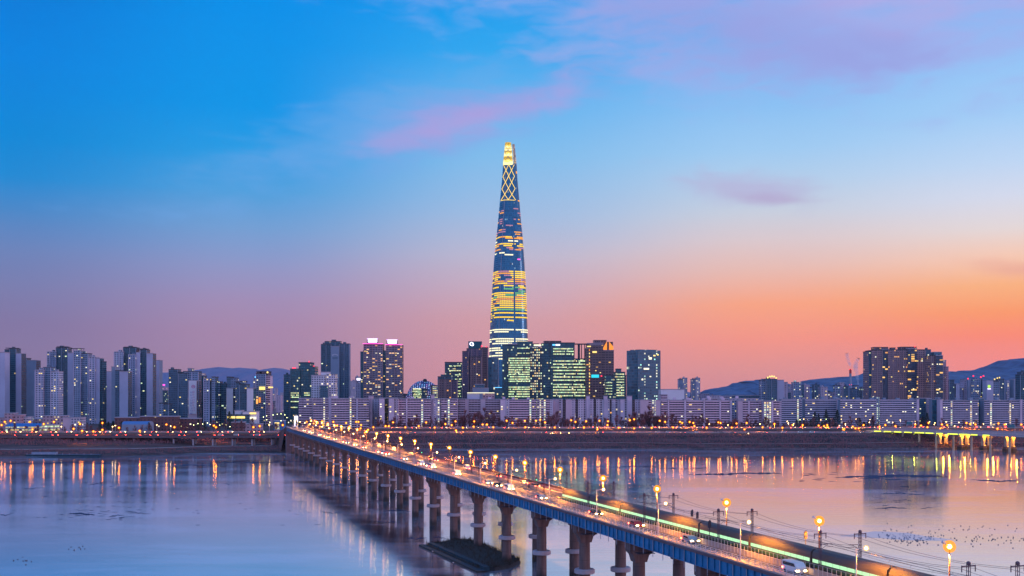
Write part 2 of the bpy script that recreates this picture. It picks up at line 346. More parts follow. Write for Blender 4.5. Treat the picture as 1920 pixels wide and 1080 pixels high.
# ------------------------------------------------------------ mesh builder
class MB:
    def __init__(s): s.v = []; s.f = []; s.mi = []; s.uv = []; s.mats = []; s.sm = []
    def mid(s, m):
        if m not in s.mats: s.mats.append(m)
        return s.mats.index(m)
    def face(s, pts, m, uv=None, smooth=False):
        i = len(s.v); s.v += [tuple(p) for p in pts]; s.f.append(tuple(range(i, i+len(pts))))
        s.mi.append(s.mid(m)); s.uv.append(uv or [(0, 0)]*len(pts)); s.sm.append(smooth)
    def wallq(s, a, b, z0, z1, m, u0=0.):
        L = hypot(b[0]-a[0], b[1]-a[1])
        s.face([(a[0], a[1], z0), (b[0], b[1], z0), (b[0], b[1], z1), (a[0], a[1], z1)], m,
               [(u0, 0), (u0+L, 0), (u0+L, z1-z0), (u0, z1-z0)])
        return u0+L
    def prism(s, pts, z0, z1, ms, mtop, bottom=False):
        """pts counter-clockwise seen from above"""
        u = 0.
        for i in range(len(pts)):
            m = ms[i] if isinstance(ms, (list, tuple)) else ms
            s.wallq(pts[i], pts[(i+1) % len(pts)], z0, z1, m, u)
        s.face([(p[0], p[1], z1) for p in pts], mtop)
        if bottom: s.face([(p[0], p[1], z0) for p in reversed(pts)], mtop)
    def box(s, x0, x1, y0, y1, z0, z1, m, mtop=None, ms=None):
        s.prism([(x0, y0), (x1, y0), (x1, y1), (x0, y1)], z0, z1, ms or m, mtop or m, True)
    def tube(s, pts, r, m, n=6, cap=True):
        rs = r if isinstance(r, (list, tuple)) else [r]*len(pts)
        rings = []
        for k, p in enumerate(pts):
            a = pts[max(0, k-1)]; b = pts[min(len(pts)-1, k+1)]
            d = [b[i]-a[i] for i in range(3)]; L = sqrt(sum(c*c for c in d)) or 1; d = [c/L for c in d]
            up = (0, 0, 1) if abs(d[2]) < .9 else (1, 0, 0)
            e = (d[1]*up[2]-d[2]*up[1], d[2]*up[0]-d[0]*up[2], d[0]*up[1]-d[1]*up[0])
            le = sqrt(sum(c*c for c in e)); e = [c/le for c in e]
            g = (e[1]*d[2]-e[2]*d[1], e[2]*d[0]-e[0]*d[2], e[0]*d[1]-e[1]*d[0])
            rings.append([tuple(p[i]+rs[k]*(cos(2*pi*j/n)*e[i]+sin(2*pi*j/n)*g[i]) for i in range(3)) for j in range(n)])
        for k in range(len(rings)-1):
            for j in range(n):
                s.face([rings[k][j], rings[k+1][j], rings[k+1][(j+1) % n], rings[k][(j+1) % n]], m, smooth=n > 5)
        if cap: s.face(rings[0], m); s.face(list(reversed(rings[-1])), m)
    def ball(s, c, r, m, nu=8, nv=5, sz=1.):
        P = lambda a, b: (c[0]+r*sin(b)*cos(a), c[1]+r*sin(b)*sin(a), c[2]+r*sz*cos(b))
        for i in range(nu):
            for j in range(nv):
                a0, a1, b0, b1 = 2*pi*i/nu, 2*pi*(i+1)/nu, pi*j/nv, pi*(j+1)/nv
                q = [P(a0, b0), P(a0, b1), P(a1, b1), P(a1, b0)]
                if j == 0: q = q[:3]
                elif j == nv-1: q = [q[0], q[1], q[3]]
                s.face(q, m, smooth=True)
    def build(s, name, parent=None, loc=None, rz=None):
        me = bpy.data.meshes.new(name); me.from_pydata(s.v, [], s.f)
        for m in s.mats: me.materials.append(m)
        me.polygons.foreach_set('material_index', s.mi); me.polygons.foreach_set('use_smooth', s.sm)
        ul = me.uv_layers.new(name='UVMap'); flat = [c for f in s.uv for p in f for c in p]
        ul.data.foreach_set('uv', flat); me.update()
        o = bpy.data.objects.new(name, me); COL.objects.link(o)
        if parent: o.parent = parent
        if loc: o.location = loc
        if rz is not None: o.rotation_euler = (0, 0, rz)
        return o
def tag(o, label, cat, group=None, kind=None):
    o['label'] = label; o['category'] = cat
    if group: o['group'] = group
    if kind: o['kind'] = kind
    return o
def thing(name, label, cat, loc=(0, 0, 0), rz=0, group=None):
    o = bpy.data.objects.new(name, None); COL.objects.link(o); o.location = loc; o.rotation_euler = (0, 0, rz)
    o.empty_display_size = .5
    return tag(o, label, cat, group)
def struct(o): o['kind'] = 'structure'; return o
def copy_tree(o, parent=None):
    c = o.copy(); COL.objects.link(c)
    if parent: c.parent = parent
    for ch in list(KIDS.get(o.name, [])): copy_tree(ch, c)
    return c
KIDS = {}
def reg(o):                                # remember children for quick copying
    bpy.context.view_layer.update()
    def rec(x):
        KIDS[x.name] = list(x.children)
        for c in x.children: rec(c)
    rec(o); return o
ONES = ['', 'first', 'second', 'third', 'fourth', 'fifth', 'sixth', 'seventh', 'eighth', 'ninth', 'tenth', 'eleventh', 'twelfth',
        'thirteenth', 'fourteenth', 'fifteenth', 'sixteenth', 'seventeenth', 'eighteenth', 'nineteenth']
TENS = ['', '', 'twenty', 'thirty', 'forty', 'fifty', 'sixty', 'seventy', 'eighty', 'ninety']
TENTH = ['', '', 'twentieth', 'thirtieth', 'fortieth', 'fiftieth', 'sixtieth', 'seventieth', 'eightieth', 'ninetieth']
def ordw(n):
    if n < 20: return ONES[n]
    if n < 100: return TENTH[n//10] if n % 10 == 0 else TENS[n//10]+'-'+ONES[n % 10]
    return 'hundredth' if n == 100 else 'hundred-and-'+ordw(n-100)
def PX(px, Y): return (px-960)*Y/F
def PZ(py, Y): return H-(py-HY)*Y/F

# ------------------------------------------------------------ ground, water, roads
def smooth(a, b, x):
    t = max(0., min(1., (x-a)/(b-a))); return t*t*(3-2*t)
def interp(tab, x):
    if x <= tab[0][0]: return tab[0][1]
    for (a, va), (b, vb) in zip(tab, tab[1:]):
        if x <= b: return va+(vb-va)*(x-a)/(b-a)
    return tab[-1][1]
def shore(X):
    return interp([(-900, 860), (-450, 893), (-330, 905), (-280, 948), (-195, 962), (-172, 1012), (100, 1018), (330, 1016), (420, 1030), (1500, 1035)], X) \
        + 1.6*sin(X*.09)+1.1*sin(X*.23+1)
RP = [(-60, -4), (-4, -.8), (0, .1), (7, 2.2), (20, 5.5), (38, 11), (48, 12.6), (66, 12.8), (76, 16.3), (100, 16.6), (122, 10), (160, 8.5)]
LP = [(-60, -4), (-4, -.8), (0, .1), (5, 1.6), (22, 3.6), (40, 4.0), (75, 4.2), (90, 6.), (128, 13.4), (150, 13.6), (175, 9), (230, 8.5)]
def ground_h(X, d):
    k = smooth(-235, -165, X)
    h = interp(LP, d)*(1-k)+interp(RP, d)*k
    if 2 < d < 120: h += .35*sin(X*.11+d*.2)*sin(X*.037+2)
    return h
xs = [-11000, -6000, -3000, -1800, -1200, -900] + [-700+i*8 for i in range(180)] + [760, 900, 1200, 1800, 3000, 6000, 11000]
ds = [-60, -30, -12, -4, 0, 3, 7, 13, 20, 28, 38, 48, 57, 66, 71, 76, 84, 92, 100, 111, 122, 135, 150, 160, 175, 200, 230, 300, 500, 1000, 2500, 6000, 11500]
gm, gt, gb = newmat('dry_bank_ground')
g = gt.new('ShaderNodeNewGeometry'); pos = g.outputs['Position']; gx, gy, gz = gt.sep(pos)
n1 = gt.noise(gt.comb(gt.m('MULTIPLY', gx, .012), gt.m('MULTIPLY', gy, .08), 0.), 1.0, 7, .65)
n2 = gt.noise(pos, .35, 4, .6)
c = gt.mix(gt.mr(n1, .42, .6), (.022, .010, .018), (.12, .055, .06))
c = gt.mix(gt.mr(n2, .4, .75, 0, .6), c, (.075, .06, .035))
gt.l.new(c, gb.inputs['Base Color']); gb.inputs['Roughness'].default_value = .95
mb = MB()
grid = [[(X, shore(X)+d, ground_h(X, d)) for X in xs] for d in ds]
for j in range(len(ds)-1):
    for i in range(len(xs)-1):
        mb.face([grid[j][i], grid[j][i+1], grid[j+1][i+1], grid[j+1][i]], gm, smooth=True)
struct(mb.build('ground'))
mb = MB(); mb.box(-2500, 2500, -2500, 22, -4, 2.5, M['lawn']); struct(mb.build('near_bank'))

wm, wt, wb = newmat('icy_river')
g = wt.new('ShaderNodeNewGeometry'); pos = g.outputs['Position']; wx_, wy_, wz_ = wt.sep(pos)
wt.n.remove(wb)
big = wt.noise(wt.comb(wt.m('MULTIPLY', wx_, .006), wt.m('MULTIPLY', wy_, .02), 0.), 1.0, 6, .6, .6)
med = wt.noise(wt.comb(wt.m('MULTIPLY', wx_, .035), wt.m('MULTIPLY', wy_, .2), 3.), 1.0, 6, .65, .3)
rip = wt.noise(wt.comb(wt.m('MULTIPLY', wx_, .025), wt.m('MULTIPLY', wy_, 1.1), 5.), 1.0, 4, .6)
ice = wt.m('ADD', wt.m('MULTIPLY', big, .65), wt.m('MULTIPLY', med, .35))
bmp = wt.new('ShaderNodeBump'); bmp.inputs['Strength'].default_value = 1.; bmp.inputs['Distance'].default_value = .020
wt.l.new(rip, bmp.inputs['Height'])
gl = wt.new('ShaderNodeBsdfGlossy'); wt.l.new(bmp.outputs[0], gl.inputs['Normal'])
wt.l.new(wt.mix(wt.mr(ice, .44, .57), (.80, .83, .88), (.95, .93, .95)), gl.inputs['Color'])
wt.put(gl.inputs['Roughness'], wt.mr(ice, .38, .62, .03, .055))
df = wt.new('ShaderNodeBsdfDiffuse'); wt.l.new(wt.mix(wt.mr(ice, .44, .58), (.16, .22, .32), (.55, .55, .66)), df.inputs['Color'])
mx = wt.new('ShaderNodeMixShader'); wt.put(mx.inputs[0], wt.mr(ice, .45, .58, .07, .30))
wt.l.new(gl.outputs[0], mx.inputs[1]); wt.l.new(df.outputs[0], mx.inputs[2])
wt.l.new(mx.outputs[0], wt.n['Material Output'].inputs['Surface'])
mb = MB(); mb.face([(-6000, 15, 0), (6000, 15, 0), (6000, 1120, 0), (-6000, 1120, 0)], wm); struct(mb.build('river_water'))

# thin dark leads of open water and ragged ice edges lying on the frozen surface
lead_m = mat('open_water_lead', (.03, .045, .10), .7, var=.3, scale=.3, spec=.05)
def lead(x0, x1, py, th, seed, n=46):
    r = random.Random(seed); Y = 106000/(py-HY); top = []; bot = []
    a = r.random()*6
    for i in range(n+1):
        t = i/n; x = x0+(x1-x0)*t; yy = py+1.2*sin(t*5+a)+.5*sin(t*17+a)
        k = th*(.25+r.random())*sqrt(max(.02, 1-(2*t-1)**2))
        for lst, yv in ((top, yy-k*.5), (bot, yy+k*.5)):
            D = 106000/(yv-HY); lst.append((PX(x, D), D, .02))
    mb = MB()
    for i in range(n): mb.face([bot[i], bot[i+1], top[i+1], top[i]], lead_m)
    return struct(mb.build('open_water'))
for k, a in enumerate([(1050, 1250, 874, 1.5), (1290, 1465, 888.5, 4), (1230, 1330, 878, 1.6), (1505, 1532, 891, 1.5), (1565, 1780, 893.5, 5), (1610, 1700, 898, 2),
                       (1824, 1912, 901, 3), (1640, 1700, 953, 2.6), (1725, 1750, 953, 1.4), (1650, 1730, 926, 2.2), (1690, 1710, 938, 1.2), (1560, 1585, 866, 1.2),
                       (940, 1060, 868, 1.2), (-20, 250, 869, 2.2), (240, 420, 873, 1.8), (390, 600, 866, 1.8), (604, 660, 910, 2.2), (128, 178, 964, 3.4),
                       (205, 232, 967, 1.6), (240, 272, 961, 1.4), (0, 20, 965, 2), (165, 192, 908, 1.6), (40, 80, 915, 1.2), (760, 800, 1009, 3), (700, 745, 978, 2.4),
                       (720, 770, 958, 2.2), (600, 640, 961, 1.6), (640, 668, 946, 1.6), (560, 575, 926, 1.4), (420, 432, 908, 1.2), (812, 836, 1008, 2)]):
    lead(*a, seed=k)

def ribbon(name, pts, width, m, thick=.0, zoff=.0):
    mb = MB(); L = []; Rr = []
    for k, p in enumerate(pts):
        a = pts[max(0, k-1)]; b = pts[min(len(pts)-1, k+1)]; d = hypot(b[0]-a[0], b[1]-a[1]); nx, ny = -(b[1]-a[1])/d, (b[0]-a[0])/d
        L.append((p[0]+nx*width/2, p[1]+ny*width/2, p[2]+zoff)); Rr.append((p[0]-nx*width/2, p[1]-ny*width/2, p[2]+zoff))
    for k in range(len(pts)-1):
        mb.face([Rr[k], Rr[k+1], L[k+1], L[k]], m)
        if thick:
            dn = lambda q: (q[0], q[1], q[2]-thick)
            mb.face([dn(Rr[k]), dn(Rr[k+1]), Rr[k+1], Rr[k]], m); mb.face([L[k], L[k+1], dn(L[k+1]), dn(L[k])], m)
            mb.face([dn(L[k]), dn(L[k+1]), dn(Rr[k+1]), dn(Rr[k])], m)
    return mb
# riverside highways on the right bank: lower and upper carriageways follow the bank
low_pts = [(X, shore(X)+57, 13.3) for X in range(-160, 1200, 20)]
up_pts = [(X, shore(X)+90, 17.0) for X in range(-150, 1200, 20)]
struct(ribbon('r', low_pts, 13, M['asph'], .8).build('lower_riverside_road'))
struct(ribbon('r', up_pts, 17, M['asph'], .8).build('upper_riverside_road'))
path_pts = [(X, shore(X)+38, 4.5) for X in range(-700, -215, 20)]
struct(ribbon('r', path_pts, 5, mat('pale_path', (.36, .30, .30), .8), .3).build('riverside_path'))
struct(ribbon('r', [(X, shore(X)+17+2*sin(X*.02), 5.1+.5*sin(X*.02)) for X in range(-150, 700, 20)], 3.2, mat('bank_path', (.26, .19, .19), .8), .5).build('bank_path'))
struct(ribbon('r', [(X, shore(X)+1.6, .9) for X in range(-165, 900, 12)], 2.2, mat('stone_revetment', (.16, .12, .14), .9, var=.5, scale=.5), .8).build('stone_revetment'))
lroad_pts = [(X, 1049, 14.6) for X in range(-900, -170, 20)]
struct(ribbon('r', lroad_pts, 15, M['asph'], 1.2).build('left_bank_road'))
for nm, pts, off in (('lower_road_marking', low_pts, 0), ('upper_road_marking', up_pts, 0), ('left_road_marking', lroad_pts, 0)):
    mb = MB()
    for k in range(len(pts)-1):
        for q in (0, .5):
            a, b = pts[k], pts[k+1]; A = [a[i]+(b[i]-a[i])*q for i in range(3)]; B = [a[i]+(b[i]-a[i])*(q+.2) for i in range(3)]
            mb.face([(A[0], A[1]-.1, A[2]+.01), (B[0], B[1]-.1, B[2]+.01), (B[0], B[1]+.1, B[2]+.01), (A[0], A[1]+.1, A[2]+.01)], M['paint'])
    struct(mb.build(nm))
def guard(name, pts, side, label):
    t = thing(name, label, 'guard rail', (pts[0][0], pts[0][1], pts[0][2]))
    o0 = pts[0]
    mb = MB(); q = [(p[0]-o0[0], p[1]+side-o0[1], p[2]+.75-o0[2]) for p in pts]
    for a, b in zip(q, q[1:]):
        mb.face([(a[0], a[1], a[2]-.2), (b[0], b[1], b[2]-.2), (b[0], b[1], b[2]+.2), (a[0], a[1], a[2]+.2)], M['metal'])
        mb.face([(b[0], b[1]+.08, b[2]-.2), (a[0], a[1]+.08, a[2]-.2), (a[0], a[1]+.08, a[2]+.2), (b[0], b[1]+.08, b[2]+.2)], M['metal'])
    mb.build('rail_beam', t)
    mb = MB()
    for a in q: mb.box(a[0]-.08, a[0]+.08, a[1]+.09, a[1]+.2, a[2]-1.0, a[2]+.25, M['metal'])
    mb.build('rail_posts', t)['kind'] = 'stuff'
guard('guard_rail', low_pts, -6.6, 'low metal guard rail along the lower riverside road beside the water slope')
guard('guard_rail', up_pts, -8.6, 'low metal guard rail along the upper riverside road below the trees')

def added_road_wall(pts, off, z0, z1, label, m):  # added walls facing the lamps, so the roads show an orange lit line
    o0 = pts[0]; t = thing('added_road_wall', label, 'wall', (o0[0], o0[1], 0)); mb = MB(); cp = MB()
    for a, b in zip(pts, pts[1:]):
        A, B_ = (a[0]-o0[0], a[1]+off-o0[1]), (b[0]-o0[0], b[1]+off-o0[1])
        mb.face([(A[0], A[1], a[2]+z0), (B_[0], B_[1], b[2]+z0), (B_[0], B_[1], b[2]+z1), (A[0], A[1], a[2]+z1)], m)
        mb.face([(B_[0], B_[1]+.3, b[2]+z0), (A[0], A[1]+.3, a[2]+z0), (A[0], A[1]+.3, a[2]+z1), (B_[0], B_[1]+.3, b[2]+z1)], m)
        cp.face([(A[0], A[1]-.05, a[2]+z1), (B_[0], B_[1]-.05, b[2]+z1), (B_[0], B_[1]+.35, b[2]+z1), (A[0], A[1]+.35, a[2]+z1)], m)
    mb.build('wall', t); cp.build('coping', t)
wallm = mat('stained_road_wall', (.30, .22, .24), .85, var=.3, scale=.15)
added_road_wall(up_pts, 9.2, -.8, 1.3, 'added light-catching concrete wall behind the upper riverside road in front of the bare trees', wallm)
added_road_wall(low_pts, 7.2, -.8, 1.6, 'added light-catching concrete wall between the lower and upper riverside roads', wallm)
added_road_wall(lroad_pts, 8.2, -1., 1.4, 'added light-catching concrete wall behind the left bank road by the low buildings', wallm)

# ------------------------------------------------------------ hills
def hill(name, prof, Y, thick, m):
    mb = MB(); pts = []
    prof2 = []
    for (a, ya), (b, yb) in zip(prof, prof[1:]):
        n = max(2, int(abs(b-a)/6))
        for k in range(n):
            t = k/n; prof2.append((a+(b-a)*t, ya+(yb-ya)*(t*t*(3-2*t)) + (R.random()-.5)*1.1))
    prof2.append(prof[-1])
    rows = 8
    g = []
    for j in range(rows+1):
        t = j/rows; row = []
        for px, py in prof2:
            zt = PZ(py, Y)
            k = sin(min(1, t*1.0)*pi/2)
            row.append((PX(px, Y)+(R.random()-.5)*30, Y-thick*(1-t), 0+zt*k*(1 if j == rows else .97+.05*R.random())))
        g.append(row)
    for j in range(rows):
        for i in range(len(prof2)-1):
            mb.face([g[j][i], g[j][i+1], g[j+1][i+1], g[j+1][i]], m, smooth=True)
    back = [(p[0], p[1]+thick, -5) for p in g[-1]]
    for i in range(len(prof2)-1): mb.face([g[-1][i], g[-1][i+1], back[i+1], back[i]], m)
    return struct(mb.build(name))
hm = mat('hazed_wooded_hill', (.045, .10, .20), .95, var=.38, scale=.012, bump=.6)  # blue of distance haze is mixed into both hill colours
hm2 = mat('hazed_far_hill', (.15, .15, .27), .95, var=.06, scale=.004)
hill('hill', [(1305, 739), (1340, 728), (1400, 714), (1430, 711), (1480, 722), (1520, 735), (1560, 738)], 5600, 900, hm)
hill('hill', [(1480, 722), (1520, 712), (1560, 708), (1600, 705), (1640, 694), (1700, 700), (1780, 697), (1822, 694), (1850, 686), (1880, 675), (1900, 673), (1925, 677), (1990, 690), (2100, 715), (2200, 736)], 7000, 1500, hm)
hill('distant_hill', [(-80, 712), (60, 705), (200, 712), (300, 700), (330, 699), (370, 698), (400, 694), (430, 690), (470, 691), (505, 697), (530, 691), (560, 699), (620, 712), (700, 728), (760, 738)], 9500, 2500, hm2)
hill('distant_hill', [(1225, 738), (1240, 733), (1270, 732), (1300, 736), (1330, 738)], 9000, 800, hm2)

# ------------------------------------------------------------ buildings
ZB = 7.5
lit_y = MB(); lit_y.box(-.9, .9, -.12, 0, 0, 1.2, M['yel']); LY = lit_y.build('lit_window'); lit_w = MB(); lit_w.box(-.9, .9, -.12, 0, 0, 1.3, M['wht']); LW = lit_w.build('lit_window')
me_y, me_w = LY.data, LW.data
bpy.data.objects.remove(LY); bpy.data.objects.remove(LW)
def building(label, cat, Y, segs, name='apartment_tower', zb=ZB, lits=0, depth=16, group=None, cap=True, red=False):
    """segs: (x0, x1, ytop, dy, front material[, side material[, depth]]) in photo pixels at distance Y"""
    xc = sum(s[0]+s[1] for s in segs)/2/len(segs)
    X0 = PX(xc, Y); t = thing(name, label, cat, (X0, Y, zb), 0, group)
    rr = random.Random(sum(map(ord, label)))
    for s in segs:
        x0, x1, yt, dy, fm = s[:5]; sm = s[5] if len(s) > 5 and s[5] else None; dp = s[6] if len(s) > 6 else depth
        D = Y+dy; a, b = PX(x0, D)-X0, PX(x1, D)-X0; z1 = PZ(yt, D)-zb
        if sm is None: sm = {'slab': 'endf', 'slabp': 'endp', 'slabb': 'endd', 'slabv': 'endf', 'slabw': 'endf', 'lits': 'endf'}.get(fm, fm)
        mb = MB(); mb.prism([(a, dy), (b, dy), (b, dy+dp), (a, dy+dp)], 0, z1-(.9 if cap else 0), [M[fm], M[sm], M[fm], M[sm]], M['roof'])
        if fm in ('slab', 'slabp', 'slabb'):
            for q in range(1, int((z1-2)/2.9)+1): mb.box(a+.5, b-.5, dy-.7, dy-.01, q*2.9, q*2.9+1.12, M[{'slab': 'endl', 'slabp': 'endp', 'slabb': 'endb'}[fm]])
        if fm in ('dark', 'dark2', 'mid', 'light', 'stair', 'gold', 'twin', 'brown', 'purp') and b-a > 7 and zb < 40:
            nf = max(1, int((b-a)/7))
            for q in range(nf+1):
                x = a+(b-a)*q/nf; mb.box(x-.35, x+.35, dy-.75, dy-.01, 0, z1-1, M[{'dark': 'endd', 'dark2': 'endd', 'gold': 'goldf', 'twin': 'goldf', 'brown': 'goldf', 'purp': 'goldf'}.get(fm, 'end')])
        mb.build('wall', t)
        if cap:
            mb = MB(); mb.box(a-.35, b+.35, dy-.35, dy+dp+.35, z1-.9, z1, M['roof'] if fm in ('dark', 'dark2', 'mid', 'off', 'offd', 'brown', 'purp', 'twin', 'gold') else M['roofl'])
            mb.build('roof', t)
        if b-a > 8 and zb < 40 and fm in ('dark', 'dark2', 'mid', 'light', 'stair', 'far', 'farl') and yt < 735:
            mb = MB(); q = rr.uniform(.25, .6); w2 = (b-a)*.28
            mb.box(a+(b-a)*q-w2/2, a+(b-a)*q+w2/2, dy+4, dy+9, z1, z1+2.6, M[fm if fm != 'far' else 'endd'], M['roof']); mb.build('roof_housing', t)
    for k in range(int(lits*.6+.5)):
        s = segs[rr.randrange(len(segs))]; D = Y+s[3]; a, b = PX(s[0], D)-X0, PX(s[1], D)-X0; z1 = PZ(s[2], D)-zb
        if z1 < 12 or b-a < 5 or s[4] in ('end', 'endp', 'endd', 'white', 'billb'): continue
        o = bpy.data.objects.new('lit_window', me_y if rr.random() < .6 else me_w); COL.objects.link(o); o.parent = t
        fl = rr.randrange(int(min(.35*z1, 12)/3), max(2, int(z1/3)-1))
        cellw = 3.4
        o.location = (a+2+rr.randrange(max(1, int((b-a-4)/cellw)+1))*cellw, s[3]-.02, fl*3+.9)
    return t, X0
def attach(t, X0, name, px0, px1, py0, py1, D, m, dp=1.5, ztop=None, dy=None):
    """a box part given by its extent in the photo at distance D"""
    mb = MB(); Y0 = t.location.y; mb.box(PX(px0, D)-X0, PX(px1, D)-X0, D-Y0, D-Y0+dp, PZ(py1, D)-t.location.z, PZ(py0, D)-t.location.z, M[m])
    return mb.build(name, t)
def roof_lamp(t, X0, px, py, D, m='red', r=1.2):
    mb = MB(); Y0 = t.location.y; c = (PX(px, D)-X0, D-Y0+2, PZ(py, D)-t.location.z)
    mb.tube([(c[0], c[1], c[2]-2.5), c], .2, M['dmetal'], 5); mb.ball(c, r, M[m], 8, 5)
    mb.build('roof_lamp', t)

AP = 'apartment block'
# --- left bank towers
B = building
B('pale apartment tower cut by the left edge of the photo', AP, 1600, [(-40, -14, 664, 4, 'dark'), (-14, 9, 660, 0, 'end')], lits=2)
B('dark apartment tower with flat trellis roof near the left edge', AP, 1640, [(9, 18, 655, 5, 'dark'), (18, 30, 653, 1, 'dark'), (30, 40, 662, 0, 'end', 'dark')], lits=8)
B('blue grey apartment tower with pale right wall, between dark tower and white block', AP, 1700, [(41, 50, 671, 4, 'dark'), (50, 68, 675, 0, 'endd', 'dark')], lits=4)
B('shorter white three-fin apartment block in front of the left towers', AP, 1480, [(63, 66, 694, 5, 'endd'), (66, 81, 693, 0, 'light'), (81, 95, 688, 5, 'mid'), (95, 109.5, 696, 0, 'light')], lits=12)
B('stepped dark blue apartment tower behind the white three-fin block', AP, 1660, [(88, 94, 659, 5, 'light'), (94, 105, 659, 2, 'stair'), (105, 127, 651, 4, 'dark'), (127, 138, 661, 0, 'end', 'dark')], lits=9)
B('apartment tower with a bright column of lit stairwell windows, left bank', AP, 1630, [(138, 151, 657, 0, 'stair'), (151, 165, 662, 4, 'mid')], lits=14)
B('white striped apartment tower with pale right side wall, left bank', AP, 1560, [(167, 178, 669, 0, 'light'), (178, 187, 671, 2, 'end', 'dark'), (187, 192, 677, 7, 'dark')], lits=6)
B('low pale apartment block with a blank lilac wall left of the tall triple tower', AP, 1620, [(193, 196, 699, 2, 'dark'), (196, 209, 696, 0, 'end', 'dark')], lits=2)
B('mid height block with broad lilac blank wall below the tall triple tower', AP, 1560, [(209, 216, 687, 6, 'endd'), (216, 224, 694, 3, 'dark2'), (224, 240, 696, 0, 'end', 'dark')], lits=4)
B('tall triple apartment tower with trellis roofs and white end walls', AP, 1660, [(214, 231, 659, 4, 'light'), (231, 255, 651, 8, 'dark'), (241, 254, 664, 0, 'stair'), (255, 263, 660, 2, 'end', 'dark'), (263, 275, 655, 5, 'dark'), (275, 286.5, 662, 0, 'end', 'dark')], lits=16)
B('pale slender apartment tower right behind the tall triple tower', AP, 1750, [(287, 299, 675, 0, 'end', 'endd')], lits=0)
# trellis roofs of the tall towers
for px0, px1, py, D in ((11, 29, 652, 1645), (107, 124, 649.5, 1666), (133, 152, 653, 1632), (233, 251, 650, 1670), (257, 274, 653.5, 1668)):
    t = thing('roof_trellis', {11: 'flat trellis crown on the dark tower near the left edge', 107: 'flat trellis crown on the tower behind the white three-fin block',
        133: 'flat trellis crown on the tower with the lit stairwell column', 233: 'left trellis crown on the tall triple tower', 257: 'right trellis crown on the tall triple tower'}[px0],
        'roof trellis', (PX(px0, D), D, PZ(py+3, D)))
    L = (px1-px0)*D/F; mb = MB(); mb.box(-.8, L+.8, 0, 12, 1.7, 2.5, M['roof'])
    mb.build('canopy', t); mb = MB()
    for q in range(5):
        for y in (1, 10): mb = MB(); mb.box(L*q/4-.25, L*q/4+.25, y, y+.5, -.9, 1.7, M['endd']); mb.build('strut', t)
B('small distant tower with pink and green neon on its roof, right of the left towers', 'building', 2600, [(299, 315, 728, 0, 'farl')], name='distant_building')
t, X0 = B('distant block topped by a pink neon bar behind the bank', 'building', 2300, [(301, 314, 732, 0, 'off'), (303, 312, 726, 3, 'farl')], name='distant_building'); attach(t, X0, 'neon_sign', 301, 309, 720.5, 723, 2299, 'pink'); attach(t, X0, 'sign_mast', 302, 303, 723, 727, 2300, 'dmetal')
B('low dark block with an amber stair light between left towers and banner tower', 'building', 1450, [(298, 306, 755, 0, 'mid'), (306, 316, 757, 2, 'dark2')], name='low_block', lits=3)
# --- middle left
B('dark blue slab tower at the left of the banner tower', AP, 1500, [(316.5, 333, 692, 4, 'dark2'), (333, 340, 697, 2, 'dark')], lits=5)
t, X0 = B('apartment tower with a tall vertical banner of writing on its wall', AP, 1480, [(335, 352, 699, 4, 'dark2', 'dark'), (347, 372, 696, 6, 'mid', 'dark'), (353, 369.5, 713, 0, 'endp', 'dark'), (352, 358, 690, 8, 'endd')], lits=8)
# banner: emblem and two columns of Korean letters
pb = MB()
mb = MB(); mb.box(PX(354, 1479)-X0, PX(368.5, 1479)-X0, -1.3, -1.0, PZ(776, 1479)-ZB, PZ(714, 1479)-ZB, M['white']); bn = mb.build('banner', t)
inkp = mat('pink_banner_ink', (.55, .08, .25), .8); inkb = mat('blue_banner_ink', (.08, .08, .4), .8)
for px, m, py, n_ in ((363.3, inkp, 735, 8), (359.2, inkb, 736, 9)):
    for q in range(n_):
        # each letter is drawn as strokes of a square glyph: vertical, horizontal and ring strokes
        s = 1.25; cx = PX(px, 1479)-X0; cz = PZ(py+q*4.9, 1479)-ZB; g = MB(); yy = -1.36
        st = [(-s, -s*.2, s*.75, s), (-s, -s*.6, -s*.2, s), (s*.45, s*.75, -s, s), (s*.75, s*1.1, 0, s*.25), (-s, s*.2, -s*.55, -s*.25), (-s, -s*.6, -s, -s*.55)]
        for k, (a, b, c0, d0) in enumerate(st):
            if (q+k) % 4 != 3: g.box(cx+a, cx+b, yy, yy+.05, cz+c0, cz+d0, m)
        g.build('letter', bn)
g = MB(); cx = PX(362.5, 1479)-X0; cz = PZ(725, 1479)-ZB
for k in range(20):
    a0, a1 = 2*pi*k/20, 2*pi*(k+1)/20
    g.face([(cx+1.6*cos(a0), -1.37, cz+1.6*sin(a0)), (cx+1.6*cos(a1), -1.37, cz+1.6*sin(a1)), (cx+2.6*cos(a1), -1.37, cz+2.3*sin(a1)), (cx+2.6*cos(a0), -1.37, cz+2.3*sin(a0))], inkp)
g.box(cx-.8, cx+.8, -1.4, -1.35, cz-.6, cz+.6, inkp); g.build('emblem', bn)
B('narrow teal block squeezed right of the banner tower', AP, 1520, [(371, 382, 704, 4, 'dark'), (373, 380, 700, 8, 'light')], lits=4)
B('grey apartment block with many lit rooms between two dark fins', AP, 1450, [(382, 393, 709, 2, 'stair', 'dark'), (393, 397, 715, 4, 'dark'), (397, 403.5, 706, 0, 'mid', 'dark')], lits=12)
B('dark blue apartment block with white upper corners, left of the blank white wall', AP, 1500, [(404, 412, 715, 0, 'mid', 'dark'), (412, 425, 719, 5, 'dark')], lits=3)
B('apartment block with broad blank white wall above the low station hall', AP, 1470, [(425, 433, 706, 6, 'dark2'), (433, 442, 708, 6, 'mid'), (415, 424, 719, 5, 'dark'), (424.5, 437, 727, 0, 'white', 'dark'), (441, 449, 715, 5, 'mid')], lits=3)
